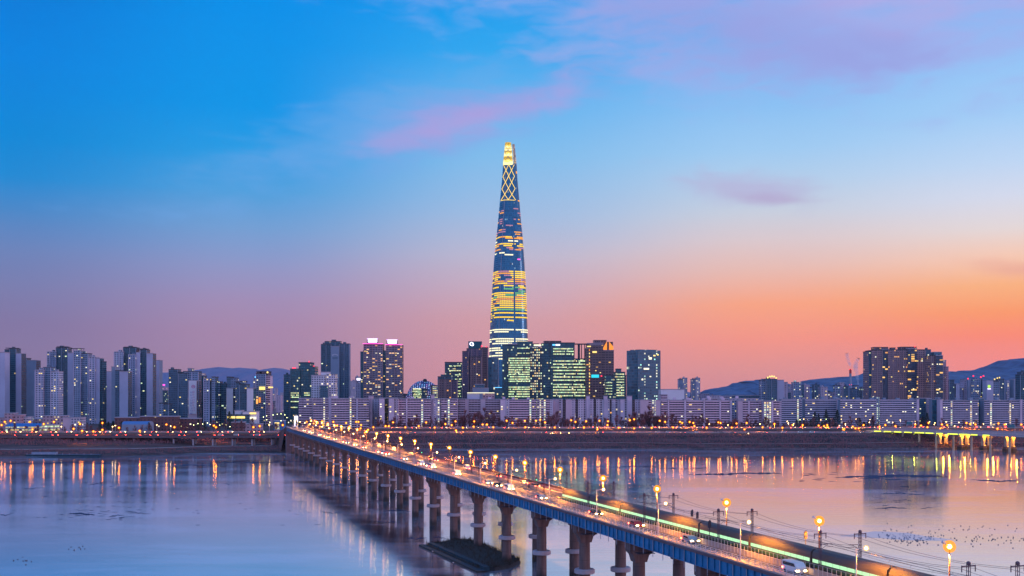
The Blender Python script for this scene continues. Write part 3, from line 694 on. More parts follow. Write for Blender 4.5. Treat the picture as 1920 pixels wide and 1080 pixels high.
B('second apartment block with blank white wall, right of the first', AP, 1440, [(443, 449, 717, 6, 'dark2'), (449, 463, 720, 3, 'dark'), (463, 475, 727, 0, 'white', 'dark'), (450, 458, 714, 9, 'mid')], lits=3)
t, X0 = B('hotel like tower with ribbed balconies and glowing orange screens', 'building', 1500, [(474, 481, 706, 4, 'farl'), (480, 498, 700, 0, 'mid'), (498, 506.5, 704, 3, 'slab'), (481, 504, 696, 4, 'brown')], name='hotel_tower', lits=10)
attach(t, X0, 'video_screen', 479, 483, 748, 757, 1497, 'billb'); attach(t, X0, 'video_screen', 485, 488, 745, 755, 1497, 'orgl'); attach(t, X0, 'lit_canopy', 486, 496, 725, 731, 1497, 'yel', 3); attach(t, X0, 'lit_canopy', 503, 511, 725, 727.5, 1500, 'yel', 3)
roof_lamp(t, X0, 501, 698, 1502, 'yel', 1.4); roof_lamp(t, X0, 478.5, 707, 1502, 'blue', 1.3)
t, X0 = B('red sign pylon block in the street gap left of the dark tower', 'building', 1600, [(503, 512, 752, 0, 'farl')], name='low_block'); attach(t, X0, 'red_sign', 506, 509, 756, 769, 1597, 'red')
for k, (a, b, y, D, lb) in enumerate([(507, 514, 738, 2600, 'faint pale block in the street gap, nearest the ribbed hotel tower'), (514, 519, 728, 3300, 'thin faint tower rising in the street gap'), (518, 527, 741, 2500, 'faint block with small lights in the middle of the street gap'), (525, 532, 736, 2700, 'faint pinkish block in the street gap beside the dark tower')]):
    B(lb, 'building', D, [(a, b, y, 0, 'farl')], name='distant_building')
t, X0 = B('dark teal tower with stepped roof and red lights, left of the blue glass tower', 'office building', 1560, [(532, 544, 702, 2, 'dark', 'dark', 30), (544, 562, 691, 0, 'offd', 'offd', 34), (560, 582, 679, 4, 'offd', 'offd', 30), (581, 590.5, 687, 2, 'offd', 'offd', 26)], name='office_tower', lits=14)
for px, py in ((549, 690), (553, 690), (579, 678), (588, 687)): roof_lamp(t, X0, px, py, 1562, 'red', 1.)
for py in (737, 741, 745, 753, 764): attach(t, X0, 'lit_floor', 545, 560, py-1, py+1, 1558.6, 'offb', 1.2)
for py in (737, 741): attach(t, X0, 'lit_floor', 570, 583, py-1, py+1, 1563, 'offb', 1.2)
t, X0 = B('tall blue glass tower with a pale emblem wall, alone above the flats', AP, 1750, [(602, 621, 645, 0, 'dark'), (620, 636, 649, -2, 'endd'), (636, 654.5, 644, 2, 'dark2', 'endd'), (609, 638, 639.5, 8, 'dark')], lits=8)
g = MB(); cz = PZ(665, 1747)-ZB; cx = PX(628, 1747)-X0
for k in range(-3, 4): g.box(cx+k*1.4-.6, cx+k*1.4+.6, -2.2, -2.02, cz-abs(k)*.55, cz+1.2-abs(k)*.3, M['wpost'])
g.box(cx-4.4, cx+4.4, -2.2, -2.02, cz-6, cz-4.8, M['offd']); g.build('emblem', t)
B('white stepped apartment building with a big lit corner window', AP, 1430, [(584, 609, 703, 2, 'white_w'), (602, 616, 697, 6, 'white'), (612, 629, 701, 4, 'white_w'), (600, 614, 722, -3, 'teal')], lits=12)
B('faint distant block with white sky sign between two tall towers', 'building', 2600, [(654, 668, 714, 0, 'farl'), (666, 676.5, 706, 4, 'far')], name='distant_building')
t, X0 = B('low brightly lit sign box on the small block beside the twin towers', 'building', 2200, [(667, 677, 718, 0, 'far')], name='distant_building'); attach(t, X0, 'white_sign', 669, 677, 709, 713, 2197, 'wsign')
for px0, x1, sg, yt, lb in ((676, 717.5, (690, 707), 645, 'left brown twin tower with glowing white roof sign and pink neon edge'), (718, 754, (727, 744), 647, 'right brown twin tower with glowing white roof sign and pink neon edge')):
    segs = [(px0, px0+11, yt+14 if px0 < 700 else yt+10, 4, 'dark'), (px0+6, px0+22, yt, 1, 'twin'), (px0+22, x1, yt, 0, 'twin', 'brown')]
    t, X0 = B(lb, AP, 1700, segs, name='twin_tower', lits=26, depth=22, group='twin towers with roof signs')
    attach(t, X0, 'neon_edge', px0+4, x1+.5, yt-1.2, yt-.2, 1698, 'pink', .8)
    attach(t, X0, 'roof_housing', sg[0]-2, sg[1]+1, yt-8, yt-1, 1704, 'purp', 8)
    s = attach(t, X0, 'roof_sign', sg[0], sg[1], yt-9.5, yt-3.2, 1702, 'wsign', .6)
    attach(t, X0, 'sign_edge', sg[0]-2, sg[1]+1, yt-10.6, yt-9.6, 1702, 'violet', .6)
    mb = MB()
    for q in range(6):
        x = PX(sg[0], 1704)-X0+q*(sg[1]-sg[0])*.17*1.0; mb.box(x, x+.4, 8, 8.4, PZ(yt, 1704)-ZB, PZ(yt-9, 1704)-ZB, M['dmetal'])
    mb.build('sign_frame', t)
# --- arena roof with dotted lights
t = thing('arena', 'long low arched hall roof dotted with blue and violet lights', 'arena', (PX(792, 1950), 1950, ZB))
mb = MB(); n = 26; wd = 2*33*1950/F
for i in range(n):
    for j in range(6):
        def AR(i, j):
            a = pi*i/n; b = pi*.5*j/6
            return (-cos(a)*wd*.5, -sin(b)*0+ -cos(b)*30+30, (PZ(713, 1950)-ZB)*(sin(a)**.45 if 0 < i < n else 0)*(.62+.38*sin(b)))
        q = [AR(i, j), AR(i+1, j), AR(i+1, j+1), AR(i, j+1)]
        uvs = [(i*2.9, 60+j*6), (i*2.9+2.9, 60+j*6), (i*2.9+2.9, 66+j*6), (i*2.9, 66+j*6)]
        mb.face(q, M['dots'], uvs, True)
mb.build('roof', t); mb = MB(); mb.box(-wd*.48, wd*.48, 2, 60, 0, (PZ(713, 1950)-ZB)*.6, M['dots'], M['roof']); mb.build('wall', t)
mb = MB(); mb.ball((3, 20, PZ(713, 1950)-ZB), 4, M['dmetal'], 10, 6, .8); mb.build('roof_vent', t)
t, X0 = B('glass office cube with green lit floors in front of the dotted arena roof', 'office building', 1600, [(773, 798, 729, 0, 'off', 'off', 30)], name='glass_office')
for k in range(6): attach(t, X0, 'lit_floor', 774.5, 790, 730+k*3, 731.7+k*3, 1598.6, 'offb', 1.2)
attach(t, X0, 'roof_edge_light', 774, 789, 728.2, 729.2, 1598, 'wht', 1.)
B('small building with one orange lit penthouse behind the white flats', 'building', 1650, [(808, 824, 722, 0, 'brown'), (811, 821, 723.5, -2, 'hallw')], name='low_block')
t, X0 = B('brown office block with teal cap roof between the arena and teal tower', 'office building', 1450, [(823, 846, 710, 0, 'brown', 'purp', 26), (845, 857, 712, 3, 'purp', 'purp', 24), (821, 847, 705.5, 6, 'dark', 'dark', 24)], name='office_block', lits=6)
t, X0 = B('teal glass office tower with bright lit floors beside the brown block', 'office building', 1650, [(834, 866.5, 678.5, 0, 'off', 'off', 36)], name='office_tower')
for py in (686, 695, 703, 711, 715, 720, 726, 733, 738, 743): attach(t, X0, 'lit_floor', 842 if py < 700 else 853, 864, py-.9, py+.9, 1648.6, 'offb', 1.2)
t, X0 = B('dark purple stepped tower with a white swirl sign on its slanted top', 'office building', 1550, [(867, 878, 658, 0, 'purp', 'purp', 30), (875, 904, 653, 3, 'purp', 'purp', 30), (903, 914.5, 651, 6, 'brown', 'purp', 26), (883, 903, 668, -4, 'brown', 'brown', 26)], name='office_tower', lits=10)
D = 1553; X0_ = X0
mb = MB(); a, b, a2, b2 = PX(878, D)-X0, PX(901, D)-X0, PX(878, D)-X0, PX(903.5, D)-X0; zt = PZ(640, D)-ZB; zl = PZ(653.5, D)-ZB
mb.face([(a, 3, zl), (b, 3, zl), (b2, 3, zt), (a2, 3, zt)], M['offd']); mb.face([(b, 3, zl), (b, 18, zl), (b2, 18, zt), (b2, 3, zt)], M['offd'])
mb.face([(b, 18, zl), (a, 18, zl), (a2, 18, zt), (b2, 18, zt)], M['offd']); mb.face([(a, 18, zl), (a, 3, zl), (a2, 3, zt), (a2, 18, zt)], M['offd']); mb.face([(a2, 3, zt), (b2, 3, zt), (b2, 18, zt), (a2, 18, zt)], M['roof'])
mb.build('slanted_crown', t)
mb = MB(); cx, cz = PX(884, D-1)-X0, PZ(645, D-1)-ZB
sw = [(cx+2.6*cos(q*.35)*(1-.02*q)+ (0 if q < 12 else 1.2), 2.3, cz+2.2*sin(q*.35)*(1 if q < 12 else .6)-(0 if q < 12 else 1.0)) for q in range(22)]
mb.tube(sw, .62, M['wsign'], 5); mb.build('swirl_sign', t); roof_lamp(t, X0, 903, 649, 1556, 'red', 1.2); roof_lamp(t, X0, 912, 650, 1556, 'red', .8)
B('low teal block with flat roof in front of the purple tower', 'building', 1480, [(886, 916, 727, 0, 'endd', 'endd', 20), (890, 908, 720, 4, 'teal', 'teal', 20)], name='low_block')
t, X0 = B('pale rooftop hall with a white lit eave above the flats', 'building', 1420, [(876, 899, 737, 0, 'end'), (905, 927, 737, 0, 'low')], name='low_hall'); attach(t, X0, 'lit_eave', 876, 927, 736, 737.1, 1418, 'wht', 1.)
B('slim blue glass office block left of the lit twin offices', 'office building', 1700, [(914.5, 934, 669.5, 0, 'glass', 'glass', 28)], name='office_tower', lits=3)
t, X0 = B('low glass pavilion with a blue lit roof line beside the lit office tower', 'building', 1500, [(928, 941.5, 727, 0, 'offd')], name='glass_pavilion'); attach(t, X0, 'roof_edge_light', 928, 941, 726, 727, 1498, 'blue', 1.)
# --- the two wide lit office towers
t, X0 = B('wide teal office tower with rows of bright yellow floors, left of the pair', 'office building', 1600, [(942, 953, 646, 0, 'offd', 'offd', 40), (952, 970, 646, 4, 'offd', 'offd', 36), (969, 999, 640, 6, 'offd', 'offd', 36), (953, 994, 668, -2, 'offd', 'offd', 36), (994, 1016, 650, 0, 'offs', 'offd', 40), (999, 1010, 644, 9, 'offd', 'offd', 20)], name='office_tower')
for k, py in enumerate([672, 676.3, 680.6, 684.9, 689, 693.4, 697.8, 702, 706.5, 711, 715, 726, 730, 734.5, 739, 743.5]): attach(t, X0, 'lit_floor', 953.5, 993, py-1.15, py+1.15, 1596.6, 'offb', 1.2)
for py in (653, 662.5): attach(t, X0, 'lit_floor', 969, 993, py-1, py+1, 1604.6, 'offb', 1.2)
attach(t, X0, 'lit_floor', 1001, 1014.5, 646, 648.6, 1599, 'wht', 1.2); attach(t, X0, 'roof_edge', 952, 970, 644, 646, 1603, 'roofl', 10)
t, X0 = B('wide teal office tower with an open roof frame, right of the pair', 'office building', 1600, [(1016, 1034, 643, 4, 'offd', 'offd', 40), (1033, 1077.5, 642, 0, 'offd', 'offd', 40), (1076, 1100.5, 672, 0, 'offd', 'offd', 40), (1020, 1052, 639, 10, 'brown', 'brown', 20)], name='office_tower')
for py in (654, 659, 664): attach(t, X0, 'lit_floor', 1037, 1076, py-1.1, py+1.1, 1598.6, 'offb', 1.2)
for k, py in enumerate([677, 683, 688.8, 694.7, 701, 707, 713, 721, 726, 731, 736, 742]): attach(t, X0, 'lit_floor', 1037 if k != 2 else 1033, 1099, py-1.15, py+1.15, 1598.6, 'offb', 1.2)
attach(t, X0, 'blue_sign', 1036, 1041, 645.5, 647.8, 1598, 'blue', 1.); attach(t, X0, 'white_sign', 1042, 1050, 645.5, 647.8, 1598, 'wsign', 1.)
attach(t, X0, 'roof_frame', 1077.5, 1100, 644, 646.2, 1602, 'dmetal', 4)
for px in (1086, 1090.5, 1096.5): attach(t, X0, 'frame_column', px-(2.5 if px < 1088 else .7), px+(1.5 if px < 1088 else .7), 646.2, 672, 1602, 'dmetal', 4)
# --- brown crowned tower
t, X0 = B('brown stone tower with a glowing orange notch in its domed crown', 'office building', 1580, [(1099, 1107, 652, -1, 'brown2', 'brown2', 40), (1106, 1131, 646, 0, 'brown2', 'brown2', 40), (1130, 1151, 656, 2, 'brown2', 'brown2', 40), (1101, 1131, 643, 8, 'brown2', 'brown', 28), (1114, 1137, 637.5, 12, 'brown', 'brown', 22), (1133, 1149, 641, 14, 'brown', 'brown', 10)], name='crowned_tower', lits=14)
mb = MB(); D = 1582
for (p0, p1) in (((1130.5, 654), (1138, 640)), ((1142, 640), (1150, 650))):
    xa, za, xb, zb_ = PX(p0[0], D)-X0, PZ(656, D)-ZB, PX(p1[0], D)-X0, PZ(min(p0[1], p1[1])+.5, D)-ZB
    lo = PZ(p0[1], D)-ZB if p0[1] > p1[1] else zb_; hi = zb_ if p0[1] > p1[1] else PZ(p1[1], D)-ZB
    mb.face([(xa, 1.5, za), (xb, 1.5, za), (xb, 1.5, hi), (xa, 1.5, lo)], M['orgl']); mb.face([(xa, 1.5, lo), (xb, 1.5, hi), (xb, 8, hi), (xa, 8, lo)], M['orgl']); mb.face([(xb, 1.5, za), (xb, 8, za), (xb, 8, hi), (xb, 1.5, hi)], M['orgl'])
mb.build('lit_crown_notch', t)
attach(t, X0, 'lit_arch', 1111, 1119, 658.5, 661.5, 1578, 'yel', 1.); attach(t, X0, 'cyan_light_strip', 1109, 1123, 702.5, 708, 1578, 'cyan', 1.); attach(t, X0, 'gold_cornice', 1101, 1108, 648.5, 650.5, 1577, 'yel', 1.)
for k in range(14): attach(t, X0, 'stair_light', 1104.6, 1106, 655+k*6.2, 657.8+k*6.2, 1578, 'yel' if k % 3 else 'orgl', .8)
roof_lamp(t, X0, 1128, 705, 1570, 'red', 1.)
t, X0 = B('small teal glass office with a pointed top and lit floors below the brown tower', 'office building', 1450, [(1136, 1155, 703, 0, 'off', 'off', 22), (1154, 1172, 697, -2, 'offd', 'off', 24), (1156, 1165, 691, 2, 'offd', 'offd', 16), (1171, 1174.5, 703, 2, 'brown', 'brown', 18)], name='office_block', lits=6)
for k in range(9): attach(t, X0, 'lit_floor', 1156, 1170.5, 700.6+k*5, 702.8+k*5, 1446.6, 'offb', 1.2)
for k in range(5): attach(t, X0, 'lit_floor', 1137, 1148, 717+k*5.3, 718.6+k*5.3, 1448.6, 'offb', 1.2)
# --- blue glass box, corner to the viewer
D = 1500; X0 = PX(1200, D); t = thing('glass_office_box', 'plain blue glass office box with two faint lit shafts right of centre', 'office building', (X0, D, ZB))
mb = MB(); L_, C_, R_ = (PX(1175, D+22)-X0, 22), (PX(1196, D)-X0, 0), (PX(1238.5, D+14)-X0, 14)
Q_ = (L_[0]+R_[0]-C_[0], L_[1]+R_[1]-C_[1]); mb.prism([L_, C_, R_, Q_], 0, PZ(656.5, D)-ZB, [M['glass'], M['glassc'], M['glass'], M['glass']], M['roof']); mb.build('wall', t)
mb = MB(); i_ = lambda p, q: (p[0]*.9+q[0]*.1, p[1]*.9+q[1]*.1)
mb.prism([i_(L_, R_), i_(C_, Q_), i_(R_, L_), i_(Q_, C_)], PZ(656.5, D)-ZB, PZ(655, D)-ZB, M['glass'], M['roof']); mb.build('roof_housing', t)
def on_face(px0, px1, py0, py1, m, nm):
    mb = MB(); 
    def pt(px, py):
        k = (px-1196)/(1238.5-1196); Dd = D+14*k; return (PX(px, Dd)-X0, 14*k-.3, PZ(py, Dd)-ZB)
    mb.face([pt(px0, py1), pt(px1, py1), pt(px1, py0), pt(px0, py0)], M[m]); mb.build(nm, t)
on_face(1216.5, 1222, 670, 674, 'wht', 'lit_window'); on_face(1207, 1217, 690, 693, 'wht', 'lit_window'); on_face(1225, 1229, 665.5, 668, 'yel', 'lit_window'); on_face(1232, 1235, 664, 666.5, 'yel', 'lit_window'); on_face(1218, 1221, 705, 707, 'wht', 'lit_window'); on_face(1203, 1206, 710, 713, 'wht', 'lit_window')
B('low white building with slit windows right of the blue glass box', 'building', 1430, [(1239, 1283, 729.5, 0, 'white', 'white', 26), (1239, 1251, 739, -2, 'slab')], name='low_hall')
for a, lb in ((1272.5, 'left small distant tower with lit grid of windows over the flats'), (1296.5, 'right small distant tower with lit grid of windows over the flats')):
    B(lb, AP, 2600, [(a, a+8, 710.5, 0, 'mid', 'mid'), (a+7.5, a+16, 708, 2, 'light', 'mid')], lits=14)
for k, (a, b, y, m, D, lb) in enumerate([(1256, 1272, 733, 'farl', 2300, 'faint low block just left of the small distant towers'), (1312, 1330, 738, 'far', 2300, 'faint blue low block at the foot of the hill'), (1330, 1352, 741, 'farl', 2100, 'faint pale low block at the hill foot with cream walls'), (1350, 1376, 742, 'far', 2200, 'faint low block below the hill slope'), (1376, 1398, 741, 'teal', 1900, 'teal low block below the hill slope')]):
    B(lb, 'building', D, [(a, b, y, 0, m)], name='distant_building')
# --- right hand distance
t, X0 = B('tower with a ring of yellow crown lights before the right hill', AP, 1750, [(1427, 1437, 713, 2, 'mid'), (1436, 1457, 710, 0, 'dark2'), (1457, 1470, 712, 3, 'end', 'end'), (1470, 1477, 716, 6, 'farl')], lits=14)
for px, py in ((1440, 708), (1444, 706), (1448, 705.5), (1452, 706), (1456, 709)): roof_lamp(t, X0, px, py, 1752, 'yel', 1.5)
for k, (segs, D, lb) in enumerate([
    ([(1482, 1492, 722, 2, 'farl'), (1488, 1502, 716, 0, 'stair'), (1502, 1508, 721, 3, 'dark2')], 1900, 'grey flats with lit stair column right of the yellow crowned tower'),
    ([(1508, 1518, 721, 0, 'farl', 'far')], 1950, 'plain pale slab tower standing just right of the grey flats'),
    ([(1527, 1537, 721, 0, 'dark2'), (1536, 1543, 726, 2, 'far')], 1900, 'dark slim flats left of the pale wall tower before the hill'),
    ([(1539, 1552, 725, 0, 'farl', 'far')], 1800, 'wide pale end wall of flats midway to the chimney'),
    ([(1567, 1576, 722, 0, 'mid'), (1575, 1583, 717, 2, 'farl'), (1582, 1591, 724, 0, 'dark2')], 1850, 'three step flats just left of the red topped chimney'),
    ([(1598, 1604, 728, 0, 'dark2'), (1603, 1610, 722, 2, 'mid'), (1609, 1617, 729, 0, 'teal')], 1900, 'flats right of the chimney under the steam plume'),
    ([(1617, 1629.5, 725, 0, 'dark')], 1850, 'dark flats tucked against the big mauve towers'),
    ([(1552, 1567, 736, 0, 'far'), (1470, 1483, 735, 2, 'teal')], 1800, 'low blue roofed clubhouse blocks behind the blue grey flats'),
    ([(1400, 1428, 741, 0, 'teal')], 1800, 'low teal block left of the yellow crowned tower')]):
    B(lb, AP, D, segs, lits=6)
# chimney and steam
D = 2900; t = thing('chimney', 'tall slim chimney with red banded top and red lights', 'chimney', (PX(1594.5, D), D, ZB))
zt = PZ(692, D)-ZB; mb = MB(); mb.tube([(0, 0, 0), (0, 0, zt*.55), (0, 0, zt-12)], [4.2, 3.4, 3.0], M['endd'], 14); mb.build('shaft', t)
mb = MB(); mb.tube([(0, 0, zt-12), (0, 0, zt)], [3.15, 3.1], mat('chimney_red', (.5, .03, .04), .7), 14); mb.build('red_top', t)
for z in (zt-1, zt*.62):
    for a in range(4):
        mb = MB(); mb.ball((3.6*cos(a*pi/2+.6), 3.6*sin(a*pi/2+.6), z), .8, M['red'], 6, 4); mb.build('aviation_lamp', t)
def plume(pts, label, D):
    mb = MB(); c = [(PX(px, D)-PX(pts[0][0], D), 0, PZ(py, D)-PZ(pts[0][1], D)) for px, py, r in pts]
    r = [q[2]*1.15*D/F for q in pts]
    # subdivide for a billowing outline
    P, RR = [], []
    for k in range(len(c)-1):
        for q in range(4):
            f = q/4; P.append(tuple(c[k][i]*(1-f)+c[k+1][i]*f for i in range(3))); RR.append((r[k]*(1-f)+r[k+1]*f)*R.uniform(.85, 1.15))
    P.append(c[-1]); RR.append(r[-1])
    mb.tube(P, RR, SM, 12); o = mb.build('steam', None, (PX(pts[0][0], D), D, PZ(pts[0][1], D)))
    tag(o, label, 'steam plume', 'steam plumes', 'stuff')
SM = bpy.data.materials.new('steam'); SM.use_nodes = True; st_ = NT(SM.node_tree); st_.n.clear()
ou = st_.new('ShaderNodeOutputMaterial'); pv = st_.new('ShaderNodeVolumePrincipled'); pv.inputs['Color'].default_value = (.97, .95, 1, 1); pv.inputs['Density'].default_value = .03
g = st_.new('ShaderNodeNewGeometry'); st_.put(pv.inputs['Density'], st_.mr(st_.noise(g.outputs['Position'], .07, 3), .3, .6, .015, .08)); pv.inputs['Anisotropy'].default_value = .3
st_.l.new(pv.outputs[0], ou.inputs['Volume'])
plume([(1609, 722, 1.2), (1608.5, 712, 2.2), (1606, 700, 3.2), (1604, 688, 4.5), (1606, 678, 3.5), (1610, 672, 2.5)], 'denser white steam plume rising right of the chimney', 2700)
plume([(1596, 689, 1.), (1593, 682, 2.5), (1589, 672, 3.5), (1588, 662, 3)], 'faint steam wisp drifting left from the chimney top', 2880)
# --- big mauve towers
t, X0 = B('left mauve tower of the tall right group, with glazed centre bay', AP, 1600, [(1629, 1636, 658, 4, 'dark2', 'gold', 26), (1635, 1654, 656, 0, 'gold', 'gold', 30), (1653, 1666, 654, 2, 'goldg', 'gold', 26), (1665, 1683, 655, 1, 'gold', 'gold', 28), (1640, 1665, 650.5, 8, 'brown', 'brown', 16), (1671, 1679, 651.5, 10, 'gold', 'gold', 8)], lits=26)
t2, X1 = B('middle mauve tower of the tall right group, widest with two bays', AP, 1600, [(1683, 1703, 655, 2, 'gold', 'gold', 28), (1702, 1719, 653, 0, 'goldg', 'gold', 26), (1718, 1735, 655, 1, 'gold', 'gold', 28), (1735, 1745, 655, 5, 'dark2', 'gold', 22), (1690, 1718, 650, 8, 'brown', 'brown', 16)], lits=34)
roof_lamp(t2, X1, 1716, 650, 1602, 'red', .8)
B('narrow mauve tower with glass cap at the right of the tall group', AP, 1560, [(1746, 1756, 666, 3, 'gold', 'gold', 22), (1755, 1768, 666, 0, 'goldg', 'gold', 22), (1751, 1766, 659.5, 5, 'glass', 'glass', 12)], lits=16)
B('pink lattice walled tower stepping down at the end of the tall group', AP, 1600, [(1768, 1774, 675, 2, 'pinklat', 'pinklat'), (1773, 1778.5, 687, 0, 'pinklat', 'pinklat')])
for segs, D, lb, rl, li in [
    ([(1780, 1789, 712, 2, 'dark2'), (1789, 1793, 720, 4, 'dark'), (1792, 1799, 719, 0, 'end', 'dark')], 1700, 'slim flats with white end wall right of the tall mauve group', (), 4),
    ([(1799, 1806, 727, 2, 'far'), (1807, 1815, 711, 4, 'farl'), (1815, 1828, 711, 0, 'end', 'endd')], 1800, 'pale plain flats with a red roof lamp under the hill', ((1816, 710), (1826, 705)), 0),
    ([(1828, 1838, 711, 0, 'stair'), (1837, 1849, 713, 3, 'dark2')], 1780, 'flats with two red roof lamps and a lit stair column', ((1840, 707), (1845, 705)), 12),
    ([(1850, 1862, 713, 0, 'end', 'end'), (1862, 1873, 714, 3, 'mid'), (1872, 1883, 710, 5, 'dark2')], 1760, 'flats with a round green sign on the white end wall', ((1866, 711), (1871, 709), (1875, 708)), 6),
    ([(1883, 1888, 714, 2, 'end'), (1888, 1895, 713, 0, 'light'), (1895, 1901, 716, 3, 'dark')], 1800, 'white striped flats right of the green sign flats', (), 5),
    ([(1901, 1914, 711, 0, 'endd', 'endd')], 1760, 'blank blue grey end wall near the right edge', (), 0),
    ([(1913, 1934, 702, 0, 'dark'), (1916, 1926, 697, 5, 'dark2')], 1650, 'dark tower cut by the right edge of the photo', (), 4)]:
    t, X0 = B(lb, AP, D, segs, lits=li)
    for px, py in rl: roof_lamp(t, X0, px, py, D+2, 'yel' if lb.startswith('flats with a round') else 'red', 1.2)
    if 'green sign' in lb and 'round' in lb:
        mb = MB(); cx, cz = PX(1854.5, D)-X0, PZ(724.5, D)-ZB; mb.tube([(cx, -.5, cz), (cx, -.05, cz)], 2.4, emis('green_logo', (.5, .9, .1), 1.2, False), 14); mb.build('round_sign', t)
        mb = MB(); mb.box(cx-2.6, cx+2.6, -.5, -.05, cz-4.6, cz-3.6, M['wsign']); mb.build('sign_text', t)
# --- long gallery flats along the river
def flats(lb, Y, segs, name='gallery_flats', lits=6, zb=8.2, group='long riverside flats'):
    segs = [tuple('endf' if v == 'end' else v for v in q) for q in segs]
    t, X0 = building(lb, AP, Y, segs, name, zb, lits, 12, group)
    rr = random.Random(len(lb)*7+int(Y))
    for s in segs:
        if s[4] in ('slab', 'slabp', 'slabb', 'slabv') and s[1]-s[0] > 22:    # roof tanks and stair heads
            for q in range(int((s[1]-s[0])/26)+1):
                px = s[0]+6+q*26+rr.uniform(-2, 2); attach(t, X0, 'stair_head', px, px+rr.uniform(4, 7), s[2]-rr.uniform(2.6, 4.6), s[2], Y+s[3]+3, 'endf' if s[4] != 'slabb' else 'endd', 5)
    return t, X0
S = 'slab'; D = 1330
flats('stepped end of the riverside flats beside the bridge ramp', D+40, [(560, 569, 746, 4, S), (569, 586, 746, 0, S)])
flats('flats right of the stepped end, split by a lit stairwell', D+20, [(587, 606, 746, 0, S), (605.5, 610, 745, -.6, 'lits'), (609.5, 616, 746, 0, S), (616, 621, 742, -1, 'end')])
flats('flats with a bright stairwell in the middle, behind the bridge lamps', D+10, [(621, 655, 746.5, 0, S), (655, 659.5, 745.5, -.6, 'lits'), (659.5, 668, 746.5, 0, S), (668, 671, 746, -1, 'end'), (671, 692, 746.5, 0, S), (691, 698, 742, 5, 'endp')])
flats('angled dark flats with small windows before the blank end walls', D+40, [(698, 711, 747, 0, 'slabw', 'endp'), (692, 698, 746, 6, 'brown')])
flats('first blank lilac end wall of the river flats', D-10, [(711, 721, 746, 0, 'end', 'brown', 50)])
flats('recessed flats between the two blank lilac end walls', D+60, [(720, 729, 745.5, 0, 'brown')])
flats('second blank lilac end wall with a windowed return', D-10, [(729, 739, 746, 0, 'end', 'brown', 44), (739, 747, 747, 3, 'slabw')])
flats('striped flats with white end fins and one lit stairwell', D, [(747, 761, 747, 0, S), (761, 764, 746, -1, 'end'), (764, 789, 747, 0, S), (789, 794.5, 747, -.6, 'lits'), (794.5, 808, 747, 0, S), (808, 813, 740, 3, 'endp')])
flats('flats with two lit stairwell columns left of the bare poplars', D, [(813, 820, 747, 0, 'slabw'), (820, 825.5, 747, -.6, 'lits'), (827, 839, 747, 0, S), (839, 844, 747, -.6, 'lits'), (844, 857.5, 747, 0, S)])
flats('pinkish flats half hidden by trees below the purple tower', D+15, [(859, 872, 747.5, 0, 'slabp'), (872, 879, 747.5, 2, 'endp'), (879, 901, 748, 1, 'slabp', 'brown'), (901, 910, 747.5, -1, 'endp'), (910, 937, 748, 1, 'slabp', 'brown')])
flats('flats with a broad blank wall and long white striped front', D-10, [(938, 948.5, 748, 0, 'end', 'end', 30), (949, 955, 748, -.5, 'slabw'), (955, 992, 748.5, 0, S), (992, 997, 748.5, -.6, 'lits'), (997, 1006, 748.5, 0, S)], lits=10)
flats('striped flats with two lit stairwells below the lit office tower', D-10, [(1007, 1011, 748.5, 0, S), (1011, 1014.5, 748.5, -.6, 'lits'), (1014.5, 1019, 748.5, 0, S), (1019, 1023.5, 748.5, -.6, 'lits'), (1023.5, 1031, 748.5, 0, S), (1031, 1037, 748.5, -.8, 'slabw')])
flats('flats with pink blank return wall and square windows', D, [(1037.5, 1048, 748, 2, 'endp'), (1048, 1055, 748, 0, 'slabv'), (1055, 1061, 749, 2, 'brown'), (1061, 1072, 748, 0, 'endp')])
flats('white flats of narrow fins and dark slots below the roof frame tower', D, [(1072, 1079, 748, 0, 'slabw'), (1079, 1084, 749, 2, 'brown'), (1084, 1094, 748, 0, 'slabw'), (1094, 1100, 749, 2, 'slabv'), (1100, 1106, 742, 1, 'end'), (1106, 1113, 748, 0, 'slabw'), (1113, 1118, 749, 2, 'brown')])
flats('white finned flats below the brown crowned tower', D, [(1118, 1125, 748, 0, 'slabw'), (1125, 1133, 749, 2, 'slabv'), (1133, 1139, 742, 1, 'end'), (1139, 1143, 748, 0, 'slabw'), (1143, 1147, 749, 2, 'brown')])
flats('white finned flats below the pointed teal office', D, [(1147, 1154, 748, 0, 'slabw'), (1154, 1163, 749, 2, 'slabv'), (1163, 1171, 748, 0, 'end', 'brown'), (1171, 1177, 749, 2, 'slabv'), (1176, 1185, 742, 1, 'end')])
flats('pale flats with dark slot left of the rosy gable', D, [(1185, 1191, 749, 2, 'brown'), (1191, 1201, 749, 0, 'slabw')])
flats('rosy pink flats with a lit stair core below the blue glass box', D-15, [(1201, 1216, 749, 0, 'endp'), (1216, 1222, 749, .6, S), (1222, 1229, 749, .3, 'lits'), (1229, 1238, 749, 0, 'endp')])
flats('first striped flats right of the rosy gable', D, [(1239, 1252, 749.5, 0, S), (1252, 1255, 749, -1, 'end'), (1255, 1283, 749.5, 0, S), (1283, 1286.5, 748, -1, 'end')], lits=10)
flats('long striped flats under the small distant towers', D, [(1286.5, 1319, 750, 0, S), (1319, 1322, 749, -1, 'end'), (1322, 1349, 750, 0, S), (1349, 1352, 749, -1, 'end'), (1352, 1369, 750, 0, S), (1369, 1372, 749, -1, 'end')], lits=12)
flats('recessed flats with stair lamps in the gap before the pink gable', D+35, [(1372, 1384, 750, 0, 'stair'), (1320, 1372, 746.5, 12, 'slabp')], lits=4)
flats('striped flats with pink gable on their left end', D-5, [(1384, 1392.5, 751, 0, 'endp'), (1392.5, 1403, 751, 0, S), (1403, 1406, 750.5, -1, 'end'), (1406, 1423, 751, 0, S)])
